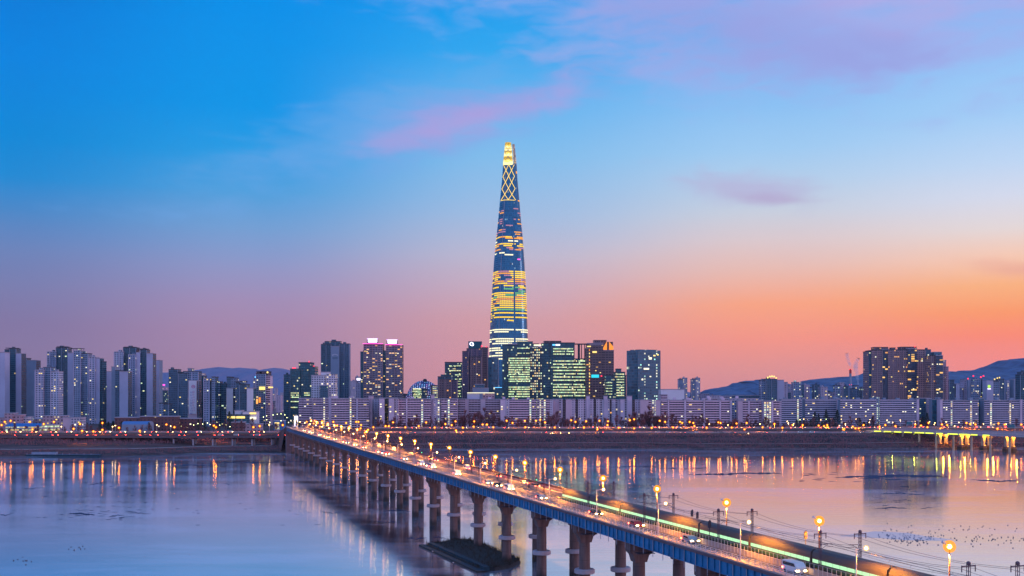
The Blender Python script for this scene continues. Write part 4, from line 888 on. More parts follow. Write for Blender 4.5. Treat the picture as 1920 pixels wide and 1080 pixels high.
flats('deep shaded flats between two striped rows on the right', D+35, [(1423, 1432, 750, 0, 'slabp'), (1372, 1423, 746.5, 10, 'farl')], lits=4)
flats('last bright striped flats of the front row with many lit rooms', D-10, [(1432, 1447, 751, 0, 'lits'), (1447, 1450, 750.5, -1, 'end'), (1450, 1462, 751, 0, S), (1462, 1465.5, 751, -.5, 'slabw')], lits=10)
D = 1520
flats('blue grey striped flats directly right of the front row', D, [(1465, 1494, 748, 0, 'slabb'), (1494, 1499, 748, -.5, 'lits'), (1499, 1504, 748, 0, 'slabb'), (1504, 1509, 745.5, 3, 'endd')], lits=8)
flats('second blue grey striped flats ending in a pale wall', D, [(1509, 1530, 748, 0, 'slabb'), (1530, 1533, 748, -.5, 'slabb'), (1533, 1569, 748, 0, 'slabb'), (1569, 1575, 746.5, -1.5, 'end')], lits=12)
flats('long blue grey striped flats below the chimney', D-30, [(1575, 1643, 748.5, 0, 'slabb', 'endd')], lits=24)
flats('green lit stair tower between two long striped flats', D-30, [(1643, 1649, 744, 1, 'litg', 'endd')], lits=0)
flats('long striped flats below the tall mauve towers', D-30, [(1649.5, 1719, 749, 0, 'slabb'), (1719, 1723.5, 747.5, -1.5, 'end')], lits=22)
flats('dark green unlit flats in the gap right of the long flats', D+40, [(1723, 1744, 746, 0, 'teal'), (1737, 1747, 747, -3, 'slabb')], lits=6)
flats('narrow bright blue flats beside the dark green ones', D, [(1748, 1759, 748, 0, 'glass', 'endd'), (1759, 1763, 745, 3, 'endd')], lits=3)
flats('striped flats with two lit stairwells on the far right', D-40, [(1763, 1767.5, 748, -1.5, 'end'), (1767.5, 1782, 750, 0, 'slabb'), (1782, 1787, 750, -.6, 'lits'), (1787, 1818.5, 750, 0, 'slabb'), (1818.5, 1823.5, 750, -.6, 'lits'), (1823.5, 1835, 750, 0, 'slabb')], lits=12)
flats('blue stair tower in the gap between the far right flats', D-20, [(1835, 1845, 746, 0, 'glass', 'endd')], lits=0)
flats('striped flats at the right edge with two lit stairwells', D-40, [(1845, 1856, 750, 0, 'slabb'), (1856, 1861, 750, -.6, 'lits'), (1861, 1892, 750, 0, 'slabb'), (1892, 1896.5, 750, -.6, 'lits'), (1896.5, 1913, 750, 0, 'slabb'), (1913, 1917, 748.5, -1.5, 'end')], lits=14)
flats('flats leaving the frame at the right edge', D-40, [(1917.5, 1960, 750, 0, 'slabb')], lits=4)

# --- low buildings on the left bank
def low(lb, Y, segs, roofm=None, lits=0, name='low_building', zb=10, cat='building'):
    return building(lb, cat, Y, segs, name, zb, lits, 14)
low('pink low house with slanted roof at the far left of the bank', 1200, [(-20, 8, 782, 2, 'low'), (8, 24, 774, 0, 'low'), (24, 38, 777, 2, 'low')], lits=3)
low('small white house between the pink house and the long pink hall', 1210, [(38, 52, 781, 0, 'white_w')], lits=1)
low('faded pink shed left of the long pink hall', 1230, [(52, 80, 785, 0, 'low')])
low('long pink hall with sloping roof and white end on the left bank', 1215, [(80, 120, 779, 0, 'low'), (118, 135, 782, -1, 'endp'), (133, 152, 782, -2, 'white_w')], lits=4)
low('long dark red low building behind the bank trees', 1220, [(215, 262, 782, 2, 'lowb'), (262, 330, 780, 0, 'lowb')], lits=2)
low('dark red low annex under the banner tower', 1240, [(332, 372, 784, 0, 'lowb')], lits=2)
t = thing('blue_roof_hall', 'long hall with bright blue roof and lit eaves at the far left', 'hall', (PX(42, 1120), 1120, 12))
mb = MB(); L = 64*1120/F; mb.box(-L/2, L/2, 0, 16, 0, PZ(799, 1120)-12, M['hallw'], M['roof']); mb.build('wall', t)
mb = MB(); z0 = PZ(800, 1120)-12; z1 = PZ(794, 1120)-12
mb.face([(-L/2-1, -1.5, z0), (L/2+1, -1.5, z0), (L/2-1, 8, z1), (-L/2+1, 8, z1)], M['bluer']); mb.face([(L/2+1, 17.5, z0), (-L/2-1, 17.5, z0), (-L/2+1, 8, z1), (L/2-1, 8, z1)], M['bluer'])
mb.face([(L/2+1, -1.5, z0), (L/2+1, 17.5, z0), (L/2-1, 8, z1)], M['bluer']); mb.face([(-L/2-1, 17.5, z0), (-L/2-1, -1.5, z0), (-L/2+1, 8, z1)], M['bluer']); mb.build('roof', t)
t, X0 = low('white two storey terrace building under the blue roof hall', 1105, [(14, 78, 803, 0, 'hallw'), (78, 101, 796, 3, 'hallw')], zb=13)
t = thing('blue_arch_hall', 'pale blue arched roof hall among bare trees on the left bank', 'hall', (PX(253, 1180), 1180, 10))
mb = MB(); L = 50*1180/F; mb.box(-L/2, L/2, 0, 18, 0, PZ(796, 1180)-10, M['endd'], M['roof']); mb.build('wall', t)
mb = MB()
for k in range(8):
    a0, a1 = pi*k/8, pi*(k+1)/8; z = PZ(796, 1180)-10
    mb.face([(-L/2+3*sin(a0)*0, 9-9*cos(a0), z+3.4*sin(a0)), (L/2, 9-9*cos(a0), z+3.4*sin(a0)), (L/2, 9-9*cos(a1), z+3.4*sin(a1)), (-L/2, 9-9*cos(a1), z+3.4*sin(a1))], mat('pale_blue_roof', (.08, .2, .42), .6), smooth=True)
mb.face([(L/2, 9-9*cos(pi*k/8), z+3.4*sin(pi*k/8)) for k in range(9)], M['endd']); mb.face([(-L/2, 9-9*cos(pi*k/8), z+3.4*sin(pi*k/8)) for k in reversed(range(9))], M['endd']); mb.build('roof', t)
t, X0 = low('modern low station hall with yellow lit windows below the white walls', 1260, [(425, 468, 777, 0, 'dark'), (455, 481, 771, 3, 'white'), (440, 452, 769, 8, 'white')], name='station_hall')
for a, b in ((426, 441), (443, 459)): attach(t, X0, 'lit_window_band', a, b, 780.5, 784.5, 1259, 'yel', .8)
attach(t, X0, 'lit_window_band', 468, 480, 773.5, 776.5, 1262, 'yel', .8); attach(t, X0, 'lit_window_band', 468, 480, 782, 786, 1262, 'wht', .8)
low('dark red brick sheds below the lit station hall', 1180, [(434, 455, 791, 0, 'lowb'), (455, 488, 794, 3, 'low')], lits=1)
t, X0 = low('blue canopy over the lit street at the bridge head', 1250, [(513, 531, 788, 0, 'bluer'), (515, 523, 791.5, -3, 'hallw')]); attach(t, X0, 'sign_light', 515, 523, 792, 794.5, 1244, 'yel', 1)
t, X0 = low('tall white light pylon beside the dark tower foot', 1240, [(551.8, 554, 779, 0, 'wsign')], name='light_pylon', cat='sign')

# --- elevated riverside road on the left (viaduct)
t = thing('elevated_road', 'low viaduct on short columns along the left bank', 'viaduct', (-560, 1010, 0))
mb = MB(); mb.box(-600, 372, -7.5, 7.5, 11.4, 13.0, M['deck'], M['asph']); mb.build('deck', t)
for y in (-7.4, 7.1): mb = MB(); mb.box(-600, 372, y, y+.3, 13.0, 13.9, M['dbar']); mb.build('parapet', t)
for k in range(33):
    x = -240+k*18.5; mb = MB(); mb.box(x-.7, x+.7, -5, -3.6, 2, 11.3, M['collar']); mb.box(x-.7, x+.7, 3.6, 5, 2, 11.3, M['collar']); mb.box(x-.8, x+.8, -6.5, 6.5, 10.2, 11.38, M['deck']); mb.build('pier', t)
# pontoons by the left shore
for a, b, py, lb in ((42, 180, 845, 'long dark blue floating dock by the left shore'), (52, 192, 853, 'nearer narrow dark floating dock with a pale edge')):
    D = 106000/(py-HY) if py > 850 else 893; t = thing('floating_dock', lb, 'floating dock', (PX(a, D), D if py > 850 else D+6, 0)); L = (b-a)*D/F
    mb = MB(); mb.box(0, L, 0, 7 if py < 850 else 3, -.3, 1.6 if py < 850 else .5, M['stone'], mat('dock_planks', (.10, .13, .2), .8)); mb.build('deck', t)
    mb = MB()
    for k in range(int(L/6)): mb.tube([(k*6+1, .3, 0), (k*6+1, .3, 2.6 if py < 850 else 1.4)], .12, M['wpost'], 5)
    mb.build('mooring_posts', t)['kind'] = 'stuff'
    if py < 850: mb = MB(); mb.box(4, L*.4, 2, 6, 1.6, 3.6, M['endd'], M['roof']); mb.build('cabin', t)

# ------------------------------------------------------------ landmark tower
D = 2170; XT = PX(954, D); ZT = 10.
tw = thing('skyscraper', 'very tall tapering glass skyscraper with a split glowing golden top', 'skyscraper', (XT, D, ZT))
prof = [(268, 946.8, 965.3), (309.5, 943, 968.8), (334, 941.5, 970), (378, 937, 974), (413, 934, 976.7), (440, 931, 979.6), (491, 925.9, 983.3), (542, 922.6, 986), (593, 919.7, 988), (633.5, 918, 989.5), (660, 917.3, 990), (700, 917, 991), (778, 917, 992)]
NS = 64; rot = radians(17)
base = []
for k in range(NS):
    a = 2*pi*k/NS; c_, s_ = cos(a), sin(a); r = (abs(c_)**3.4+abs(s_)**3.4)**(-1/3.4); x, y = r*c_, r*s_
    base.append((x*cos(rot)-y*sin(rot), x*sin(rot)+y*cos(rot)))
mxr = max(p[0] for p in base); base = [(p[0]/mxr, p[1]/mxr) for p in base]
def tower_ring(py, off=0.):
    xl = interp([(p[0], p[1]) for p in prof], py); xr = interp([(p[0], p[2]) for p in prof], py)
    cx = PX((xl+xr)/2, D)-XT; hw = (xr-xl)/2*D/F+off
    return [(cx+p[0]*hw, p[1]*hw, PZ(py, D)-ZT) for p in base]
mb = MB(); ys = [778-i*(778-309.5)/90 for i in range(91)]
seg = 2*pi*36/NS
for j in range(90):
    r0, r1 = tower_ring(ys[j]), tower_ring(ys[j+1])
    for k in range(NS):
        q = (k+1) % NS; h0, h1 = r0[0][2], r1[0][2]; u = k*seg
        mb.face([r0[k], r0[q], r1[q], r1[k]], M['tbody'], [(u, h0), (u+seg, h0), (u+seg, h1), (u, h1)], True)
mb.face(tower_ring(309.5), M['roof']); mb.build('wall', tw)
# corner seams
for kk in (int(NS*.625+rot/(2*pi)*0), int(NS*.875), int(NS*.125), int(NS*.375)):
    mb = MB(); pts = []
    for j in range(0, 91, 5):
        rg = tower_ring(ys[j], .15); pts.append(rg[kk])
    mb.tube(pts, .5, M['metal'], 5); mb.build('corner_seam', tw)
rr = random.Random(3)
def lit_ring(py, prob, mats, wide=2.3):
    r0, r1 = tower_ring(py+wide/2, .35), tower_ring(py-wide/2, .35); mb = MB(); k = 0
    while k < NS:
        run = rr.randint(2, 7)
        if rr.random() < prob:
            m = M[rr.choice(mats)]
            for q in range(k, min(NS, k+run)):
                if q % 16 in (0,): continue
                a, b = q, (q+1) % NS; lerp = lambda p, s, f: tuple(p[i]*(1-f)+s[i]*f for i in range(3))
                mb.face([lerp(r0[a], r0[b], .06), lerp(r0[a], r0[b], .94), lerp(r1[a], r1[b], .94), lerp(r1[a], r1[b], .06)], m)
        k += run
    if len(mb.f) > 9: mb.build('lit_glazing', tw)
    else:
        for q in range(len(mb.f)):
            one = MB(); one.face([mb.v[i] for i in mb.f[q]], mb.mats[mb.mi[q]]); one.build('lit_window', tw)
for y in range(386, 444, 4): lit_ring(y, .42 if y > 392 else .15, ['tpnk', 'tpnk', 'torg', 'tbody'], 2.)
for y, p, ms in [(447.5, .8, ['torg', 'tyel']), (450, .7, ['torg']), (455, .12, ['twht']), (460.5, .85, ['torg', 'tyel']), (464, .85, ['torg', 'tyel']), (468, .6, ['twht', 'torg', 'tpnk']), (471, .5, ['torg', 'tpnk']), (477.5, .3, ['twht']), (481, .3, ['twht', 'torg']), (489, .18, ['pink']), (505, .15, ['tpnk'])]: lit_ring(y, p, ms)
for y in (512, 515.7, 519.5, 523, 526.8, 530.5, 534.3): lit_ring(y, .82, ['tyel', 'tyel', 'torg', 'tpnk'])
for y in (538.5, 541.5, 544.6, 548): lit_ring(y, .3, ['tyel', 'tgrn', 'tpnk'])
for y in (552, 555.8, 559.6, 563.4, 567.2, 571, 575, 579, 583): lit_ring(y, .9, ['tyel', 'tyel', 'tyel', 'torg', 'tyel', 'tgrn'])
for y, p in ((589, .62), (593, .3), (597, .55), (603, .6)): lit_ring(y, p, ['tyel', 'torg', 'tyel'])
for y, p in ((620, .97), (624, .75), (637, .97), (641.3, .9), (645.5, .3), (654, .97), (658, .95), (663, .5), (668, .9), (674, .5)): lit_ring(y, p, ['twht'], 2.2)
# lit lattice over the upper offices
def surf(f, py, off=.9):                     # f: -1..1 across the river face, by where it stands on the curved front
    rg = tower_ring(py, off); xs_ = [p[0] for p in rg]; cx, hw = (max(xs_)+min(xs_))/2, (max(xs_)-min(xs_))/2
    x = cx+hw*(-.13+f*.80)
    for k in range(NS):
        a, b = rg[k], rg[(k+1) % NS]
        if min(a[1], b[1]) < 0 and (a[0]-x)*(b[0]-x) <= 0 and (a[1]+b[1])/2 < .2*hw:
            q = 0 if abs(b[0]-a[0]) < 1e-6 else (x-a[0])/(b[0]-a[0]); return tuple(a[i]*(1-q)+b[i]*q for i in range(3))
    return rg[48]
rows = [311, 322, 333, 344.5, 356, 367.5, 378]
def strip(f0, y0, f1, y1):
    mb = MB(); mb.tube([surf(f0+(f1-f0)*q/5, y0+(y1-y0)*q/5) for q in range(6)], .55, M['lattice'], 5); mb.build('lattice_strip', tw)
for k in range(6):
    e = k % 2
    if e == 0: pr = [(-.9, -.45), (0, -.45), (0, .45), (.9, .45)]
    else: pr = [(-.45, -.9), (-.45, 0), (.45, 0), (.45, .9)]
    for a, b in pr: strip(a, rows[k], b, rows[k+1])
strip(-.8, 378.3, .8, 378.3)
for y, c in ((324, 'torg'), (326, 'torg'), (378.5, 'torg')):
    rg0, rg1 = tower_ring(y+1.2, .5), tower_ring(y-1.2, .5); mb = MB()
    for k in range(54, 57): mb.face([rg0[k], rg0[k+1], rg1[k+1], rg1[k]], M[c])
    mb.build('lit_plant_floor', tw)
# split lantern
def lantern(name, bot, top, ybot, ytop, m, dep):
    mb = MB(); n = 8
    for j in range(n):
        f0, f1 = j/n, (j+1)/n
        def ring(f):
            xl = bot[0]+(top[0]-bot[0])*f; xr = bot[1]+(top[1]-bot[1])*f; z = PZ(ybot+(ytop-ybot)*f, D)-ZT
            a, b = PX(xl, D)-XT, PX(xr, D)-XT; h = dep*(1-.35*f); bulge = (b-a)*.12
            return [(a, -h*.7, z), (a+(b-a)*.25, -h-bulge*.5, z), ((a+b)/2, -h-bulge, z), (b-(b-a)*.25, -h-bulge*.5, z), (b, -h*.7, z), (b, h*.8, z), ((a+b)/2, h, z), (a, h*.8, z)]
        r0, r1 = ring(f0), ring(f1)
        for k in range(8):
            q = (k+1) % 8; L = hypot(r0[q][0]-r0[k][0], r0[q][1]-r0[k][1])
            mb.face([r0[k], r0[q], r1[q], r1[k]], m, [(k*5, r0[0][2]), (k*5+L, r0[0][2]), (k*5+L, r1[0][2]), (k*5, r1[0][2])])
        if j == n-1: mb.face(r1, M['roofl'])
    return mb.build(name, tw)
lantern('lantern', (943.2, 961.8), (947.2, 958.2), 309.4, 268.5, M['crown'], 12)
lantern('rear_lantern_blade', (963.3, 968.6), (960.6, 965.0), 309.4, 271.5, facade('blade_panels', (.42, .36, .30), (.3, .25, .2), 3., 4.5, (.1, .9), (.3, .9), .35, (YEL, (.8, .6, .35)), .8), 9)
for ya, yb in ((304, 308.8), (289, 292.5), (279.5, 282)):
    f = (309.4-ya)/41; a, b = 943.2+4*f, 961.8-3.6*f; attach(tw, XT, 'bright_band', a+.2, b-.2, ya, yb, D-15+3*f, 'lantb', .8)
for k, ya in enumerate((297, 284)):                                    # star shaped braces on the glowing face
    for sx in (-1, 1):
        mb = MB(); mb.tube([(PX(952.6-5*sx, D)-XT, -15.6, PZ(ya-6, D)-ZT), (PX(952.6+5*sx, D)-XT, -15.6, PZ(ya+6, D)-ZT)], .45, M['brown2'] if False else M['metal'], 5); mb.build('lantern_brace', tw)

# ------------------------------------------------------------ rail bridge
BA = radians(17.6); BX = 101.; DZ = 23.
def bw(u, v, z=0.):                          # bridge frame -> world
    return (BX+u*cos(BA)-v*sin(BA), u*sin(BA)+v*cos(BA), z)
V0, V1 = 48., 998.
br = thing('railway_bridge', 'long concrete river bridge with blue side girders and round columns', 'bridge', (BX, 0, 0), BA)
def bpart(nm, boxes, par=None, **kw):
    mb = MB()
    for b in boxes: mb.box(*b)
    return mb.build(nm, par or br)
UW = 16.0
bpart('deck', [(-.35, UW+.35, V0, V1, DZ-.75, DZ-.15, M['deck'])])
bpart('road_surface', [(1.5, 4.35, V0, V1, DZ-.15, DZ-.05, M['asph'])]); bpart('road_surface', [(11.9, UW-.6, V0, V1, DZ-.15, DZ-.05, M['asph'])])
bpart('walkway', [(-.35, 1.5, V0, V1, DZ-.15, DZ+.1, M['barrier'])])
bpart('track_bed', [(4.7, 11.5, V0, V1, DZ-.15, DZ-.02, M['ballast'])])
for u in (6.4, 7.85, 9.3, 10.75): bpart('rail', [(u-.05, u+.05, V0, V1, DZ-.02, DZ+.14, M['rail'])])
gp = bpart('girder', [(.0, .35, V0, V1, DZ-3.1, DZ-.76, M['girder']), (-.25, .0, V0, V1, DZ-3.15, DZ-3.02, M['girder'])])
mb = MB()
for k in range(int((V1-V0)/2.4)): mb.box(-.2, -.01, V0+k*2.4, V0+k*2.4+.12, DZ-3.0, DZ-.8, M['girder'])
mb.build('stiffeners', gp)['kind'] = 'stuff'
bpart('girder', [(UW-.35, UW, V0, V1, DZ-3.1, DZ-.76, M['girder'])])
bpart('inner_girder', [(u, u+.4, V0, V1, DZ-3.0, DZ-.76, M['dmetal']) for u in (4.6, 8.0, 11.4)])
bpart('parapet', [(4.35, 4.7, V0, V1, DZ-.15, DZ+1.05, M['barrier'])])
bpart('parapet', [(11.5, 11.9, V0, V1, DZ-.15, DZ+1.0, M['barrier'])])
bpart('outer_parapet', [(UW-.05, UW+.3, V0, V1, DZ-.15, DZ+.9, M['barrier']), (UW-.0, UW+.22, V0, V1, DZ+.9, DZ+1.5, M['dbar'])])
mb = MB()
nv = int((V1-V0)/2.0)
for k in range(nv):
    v = V0+k*2.0; mb.box(-.3, -.2, v-.05, v+.05, DZ+.1, DZ+1.15, M['wpost'])
mb.build('railing_posts', br)['kind'] = 'stuff'
mb = MB()
for z in (.5, .82, 1.15): mb.box(-.28, -.22, V0, V1, DZ+z-.04, DZ+z+.04, M['wpost'])
mb.build('railing', br)
mb = MB()
for k in range(int((V1-V0)/1.25)):
    v = V0+k*1.25; mb.box(4.28, 4.34, v, v+.07, DZ+.1, DZ+1.9, M['wpost'])
mb.box(4.28, 4.34, V0, V1, DZ+1.86, DZ+1.93, M['metal']); mb.build('fence_posts', br)['kind'] = 'stuff'
mb = MB()
for k in range(int((V1-V0)/4.8)):
    v = V0+k*4.8; mb.tube([(-.3, v, DZ-.8), (-.3, v, DZ-4.3)], .07, M['metal'], 4)
mb.build('drain_pipes', br)['kind'] = 'stuff'
bpart('abutment', [(-.3, UW+.3, V1+.05, V1+10, -2, DZ-.05, M['deck'])])
mb = MB(); q_ = []
for (v, z, e) in ((V1+10.05, DZ-.1, 0), (V1+75, 15.5, 0), (V1+110, 13.4, 0)):
    q_.append([bw(-4-e, v, 2), bw(-.3, v, z), bw(UW+.3, v, z), bw(UW+4+e, v, 2)])
for a, b in zip(q_, q_[1:]):
    mb.face([a[0], a[1], b[1], b[0]], gm); mb.face([a[1], a[2], b[2], b[1]], M['asph']); mb.face([a[2], a[3], b[3], b[2]], gm)
struct(mb.build('approach_embankment'))
# piers
def make_pier():
    p = bpy.data.objects.new('pier', None); COL.objects.link(p); p.parent = br
    zc = DZ-3.2; mb = MB()
    # crosshead with haunches swelling out of both columns
    pr = [(.4, zc), (.4, zc-2.), (1.2, zc-2.8), (1.7, zc-4.4), (4.5, zc-4.4), (5.0, zc-2.9), (6.2, zc-2.1), (8.1, zc-1.9), (10.0, zc-2.1), (11.2, zc-2.9), (11.6, zc-4.4), (14.4, zc-4.4), (14.9, zc-2.8), (15.7, zc-2.), (15.7, zc)]
    d = 1.35
    n = len(pr)
    for i in range(n):
        a, b = pr[i], pr[(i+1) % n]
        mb.face([(a[0], -d, a[1]), (a[0], d, a[1]), (b[0], d, b[1]), (b[0], -d, b[1])], M['concrete'])
    top = zc
    for k in range(n-1):
        a, b = pr[k], pr[k+1]
        if abs(a[0]-b[0]) < .01: continue
        for s in (-d, d):
            q = [(a[0], s, a[1]), (b[0], s, b[1]), (b[0], s, top), (a[0], s, top)]
            mb.face(q if s < 0 else q[::-1], M['concrete'])
    mb.build('crosshead', p)
    for u in (3.1, 13.0):
        mb = MB(); mb.tube([(u, 0, -3), (u, 0, 3), (u, 0, 12), (u, 0, zc-4.35)], [1.5, 1.45, 1.4, 1.38], M['concrete'], 18); mb.build('column', p)
        mb = MB(); z = 8.; mb.tube([(u, 0, z-.6), (u, 0, z-.45), (u, 0, z+.45), (u, 0, z+.6)], [2.35, 2.6, 2.6, 2.35], M['collar'], 20); mb.build('collar', p)
    for u in (1.2, 6.5, 9.6, 14.8):
        mb = MB(); mb.box(u-.4, u+.4, -.6, .6, zc, zc+.19, M['dmetal']); mb.build('bearing', p)
    return reg(p)
# pier stations: front column line meets the measured columns
PY0 = 302.2; PS = 31.6
def pier_v(k): return (PY0+k*PS-3.1*sin(BA))/cos(BA)
p0 = make_pier(); first = True
for k in range(-7, 23):
    v = pier_v(k)
    if v < V0 or v > V1-6: continue
    o = p0 if first else copy_tree(p0, br); first = False; o.location = (0, v, 0)
# maintenance platforms hung between columns
for k in (1, 0, -1, -2, -3):
    v = pier_v(k)-6.; mb = MB()
    for u0, u1 in ((1., 2.0), (2.6, 3.4)):
        for z in (DZ-4.6, DZ-3.9): mb.box(u0-1.6, u1-.2, v-2.2, v-2.1, z, z+.07, M['dmetal']); mb.box(u0-1.6, u1-.2, v, v+.1, z, z+.07, M['dmetal'])
        for q in range(4): mb.box(u0-1.6+q*.6, u0-1.55+q*.6, v-2.2, v-2.1, DZ-4.6, DZ-3.2, M['dmetal'])
    mb.box(-.6, 3.2, v-2.2, v, DZ-4.7, DZ-4.62, M['dmetal']); mb.build('maintenance_platform', br)

# --- lamps
def make_lamp(name, hgt, arm, bulb, globe, rb, rg, pole, post_r=.11, armlen=1.2, sgn=1, spot=False, glow=0, watt=0, lcol=(1, .36, .04), lx=0.):
    t = bpy.data.objects.new(name, None); COL.objects.link(t)
    mb = MB(); mb.tube([(0, 0, 0), (0, 0, hgt)], [post_r*1.3, post_r*.8], pole, 6); mb.build('pole', t)
    ex = armlen*sgn
    if arm:
        mb = MB(); mb.tube([(0, 0, hgt-.1), (ex*.4, 0, hgt+.25), (ex, 0, hgt+.45)], post_r*.7, pole, 5); mb.build('arm', t)
        mb = MB(); mb.tube([(-ex*.3, 0, hgt-.1), (-ex*.8, 0, hgt+.35), (-ex*1.25, 0, hgt+.75)], [.06, .10, .14], M['wpost'], 5); mb.build('unlit_head', t)
    c = (ex*(1 if arm else 0), 0, hgt+(.3 if arm else .2))
    mb = MB(); mb.ball(c, rb, bulb, 10, 6); mb.build('bulb', t)
    mb = MB(); mb.ball(c, rg, globe, 16, 10); mb.build('halo_globe', t)  # added shell shaped as the bulb's halo, not a lamp part
    if watt:
        l_ = bpy.data.lights.new('lamp_light', 'SPOT' if spot else 'POINT')
        if spot: l_.spot_size = radians(156); l_.spot_blend = .35
        l_.energy = watt; l_.color = lcol; l_.shadow_soft_size = .2 if spot else .8
        if glow:
            g_ = bpy.data.lights.new('lamp_glow', 'POINT'); g_.energy = glow; g_.color = lcol; g_.shadow_soft_size = .5
            p_ = bpy.data.objects.new('lamp_glow', g_); COL.objects.link(p_); p_.parent = t; p_.location = (c[0], 0, c[2]-rg-.3)
        q_ = bpy.data.objects.new('lamp_light', l_); COL.objects.link(q_); q_.parent = t; q_.location = (c[0]+lx, 0, c[2]-rg-.25)
    return reg(t)
GR = 'orange lamps along the far parapet of the rail bridge'
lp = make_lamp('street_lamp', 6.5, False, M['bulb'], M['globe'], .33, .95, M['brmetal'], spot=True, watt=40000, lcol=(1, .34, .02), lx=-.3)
mb = MB(); mb.tube([(0, 0, 6.6), (-.7, 0, 7.1), (-1.35, 0, 7.5)], [.08, .16, .2], M['wpost'], 6); o = mb.build('unlit_head', lp); reg(lp)
k = 0; Yl = 162.5
while Yl < 945:
    u = (118.2-BX)*cos(BA); v = (Yl-u*sin(BA))/cos(BA)
    o = lp if k == 0 else copy_tree(lp); k += 1
    o.location = bw(u, v, DZ); o.rotation_euler = (0, 0, BA)
    tag(o, 'orange lamp on the far bridge parapet, %s from the lower right corner' % ordw(k), 'street lamp', GR); Yl += 32.75
GR = 'slim lamp posts along the near walkway of the rail bridge'
lp = make_lamp('walkway_lamp', 7.0, False, M['bulbw'], M['halow'], .22, .45, M['wpost'], .09, spot=True, glow=95, watt=13000, lcol=(1, .38, .02), lx=1.75)
for c in list(lp.children):
    if c.name.startswith(('bulb', 'halo_globe')): c.location = (1.75, 0, -.25)
mb = MB(); mb.tube([(0, 0, 6.8), (.5, 0, 6.9), (1.65, 0, 6.95)], .06, M['wpost'], 5); mb.build('arm', lp); reg(lp)
k = 0; Yl = 158.5
while Yl < 935:
    u = .4; v = (Yl-u*sin(BA))/cos(BA); o = lp if k == 0 else copy_tree(lp); k += 1
    o.location = bw(u, v, DZ); o.rotation_euler = (0, 0, BA)
    tag(o, 'slim white lamp post on the near bridge walkway, %s from the lower right' % ordw(k), 'street lamp', GR); Yl += 32.4
# --- catenary masts
def make_mast(side):
    t = bpy.data.objects.new('catenary_mast', None); COL.objects.link(t)
    mb = MB(); h = 7.2
    for sx in (-.17, .17):
        for sy in (-.17, .17): mb.box(sx-.032, sx+.032, sy-.032, sy+.032, 0, h, M['brmetal'])
    for q in range(12):
        z = q*.6
        for s in (-.17, .17): mb.tube([(-.17, s, z), (.17, s, z+.6)], .017, M['brmetal'], 3, False); mb.tube([(s, -.17, z+.6), (s, .17, z)], .017, M['brmetal'], 3, False)
    mb.build('lattice_post', t)
    mb = MB(); mb.box(-1.1, 1.1, -.08, .08, h-.3, h-.15, M['brmetal'])
    for x in (-1.1, 1.1): mb.box(x-.05, x+.05, -.05, .05, h-1., h-.1, M['brmetal'])
    mb.ball((0, 0, h+.15), .3, M['brmetal'], 8, 5); mb.build('crossarm', t)
    mb = MB(); s = side; mb.tube([(0, 0, h-2.), (2.2*s, 0, h-1.9)], .05, M['brmetal'], 4); mb.tube([(0, 0, h-2.9), (1.5*s, 0, h-1.95)], .04, M['brmetal'], 4); mb.tube([(1.2*s, 0, h-2.4), (2.4*s, 0, h-2.35)], .035, M['brmetal'], 4)
    mb.build('cantilever', t)
    mb = MB(); mb.ball((.3*s, 0, h-2.), .12, M['wpost'], 6, 4); mb.ball((.3*s, 0, h-2.75), .12, M['wpost'], 6, 4); mb.build('insulators', t)
    return reg(t)
mv = {}
for side, X0_, nm in ((1, 105.9, 'near'), (-1, 112.0, 'far')):
    mm = make_mast(side); u = (X0_-BX)*cos(BA)-(.0 if side == 1 else 0); k = 0; Yl = 175.2-32.7; mv[side] = []
    if side == 1: u = 4.95
    else: u = 11.2
    while Yl < 930:
        X0c = BX+u/cos(BA); v = (Yl-u*sin(BA))/cos(BA); o = mm if k == 0 else copy_tree(mm); k += 1
        o.location = bw(u, v, DZ-.02); o.rotation_euler = (0, 0, BA); mv[side].append((u, v))
        tag(o, 'dark lattice mast beside the %s rail, %s from the lower right' % (nm, ordw(k)), 'catenary mast', 'lattice masts between road and rails'); Yl += 32.7
def wire(pts, lb, sag, r=.024):
    mb = MB()
    P = []
    for a, b in zip(pts, pts[1:]):
        for q in range(8):
            f = q/8; P.append(tuple(a[i]*(1-f)+b[i]*f - (sag*4*f*(1-f) if i == 2 else 0) for i in range(3)))
    P.append(pts[-1]); mb.tube(P, r, M['wire'], 4, False)
    tag(mb.build('overhead_wire'), lb, 'overhead wire', 'overhead wires of the railway')
ends = lambda lst: [(lst[0][0], lst[0][1]-34.3), *lst]
for side, nm in ((1, 'near'), (-1, 'far')):
    L_ = ends(mv[side])
    wire([bw(u+1.1, v, DZ+6.6) for u, v in L_], 'upper feeder wire on the %s masts, inner side' % nm, 1.0)
    wire([bw(u-1.1, v, DZ+6.6) for u, v in L_], 'upper feeder wire on the %s masts, outer side' % nm, .8)
    wire([bw(u+2.2*side, v, DZ+5.2) for u, v in L_], 'sagging messenger wire over the %s track' % nm, .9, .022)
    wire([bw(u+2.4*side, v, DZ+4.75) for u, v in L_], 'straight contact wire over the %s track' % nm, .05, .03)
    mb = MB()
    for (u, v), (u2, v2) in zip(L_, L_[1:]):
        for q in range(1, 7):
            f = q/7; z = 5.2-.9*4*f*(1-f); vv = v+(v2-v)*f; mb.tube([bw(u+2.2*side, vv, DZ+z), bw(u+2.4*side, vv, DZ+4.75)], .02, M['wire'], 3, False)
    o = mb.build('wire_droppers'); tag(o, 'thin droppers tying the wires over the %s track' % nm, 'overhead wire', 'overhead wires of the railway', 'stuff')
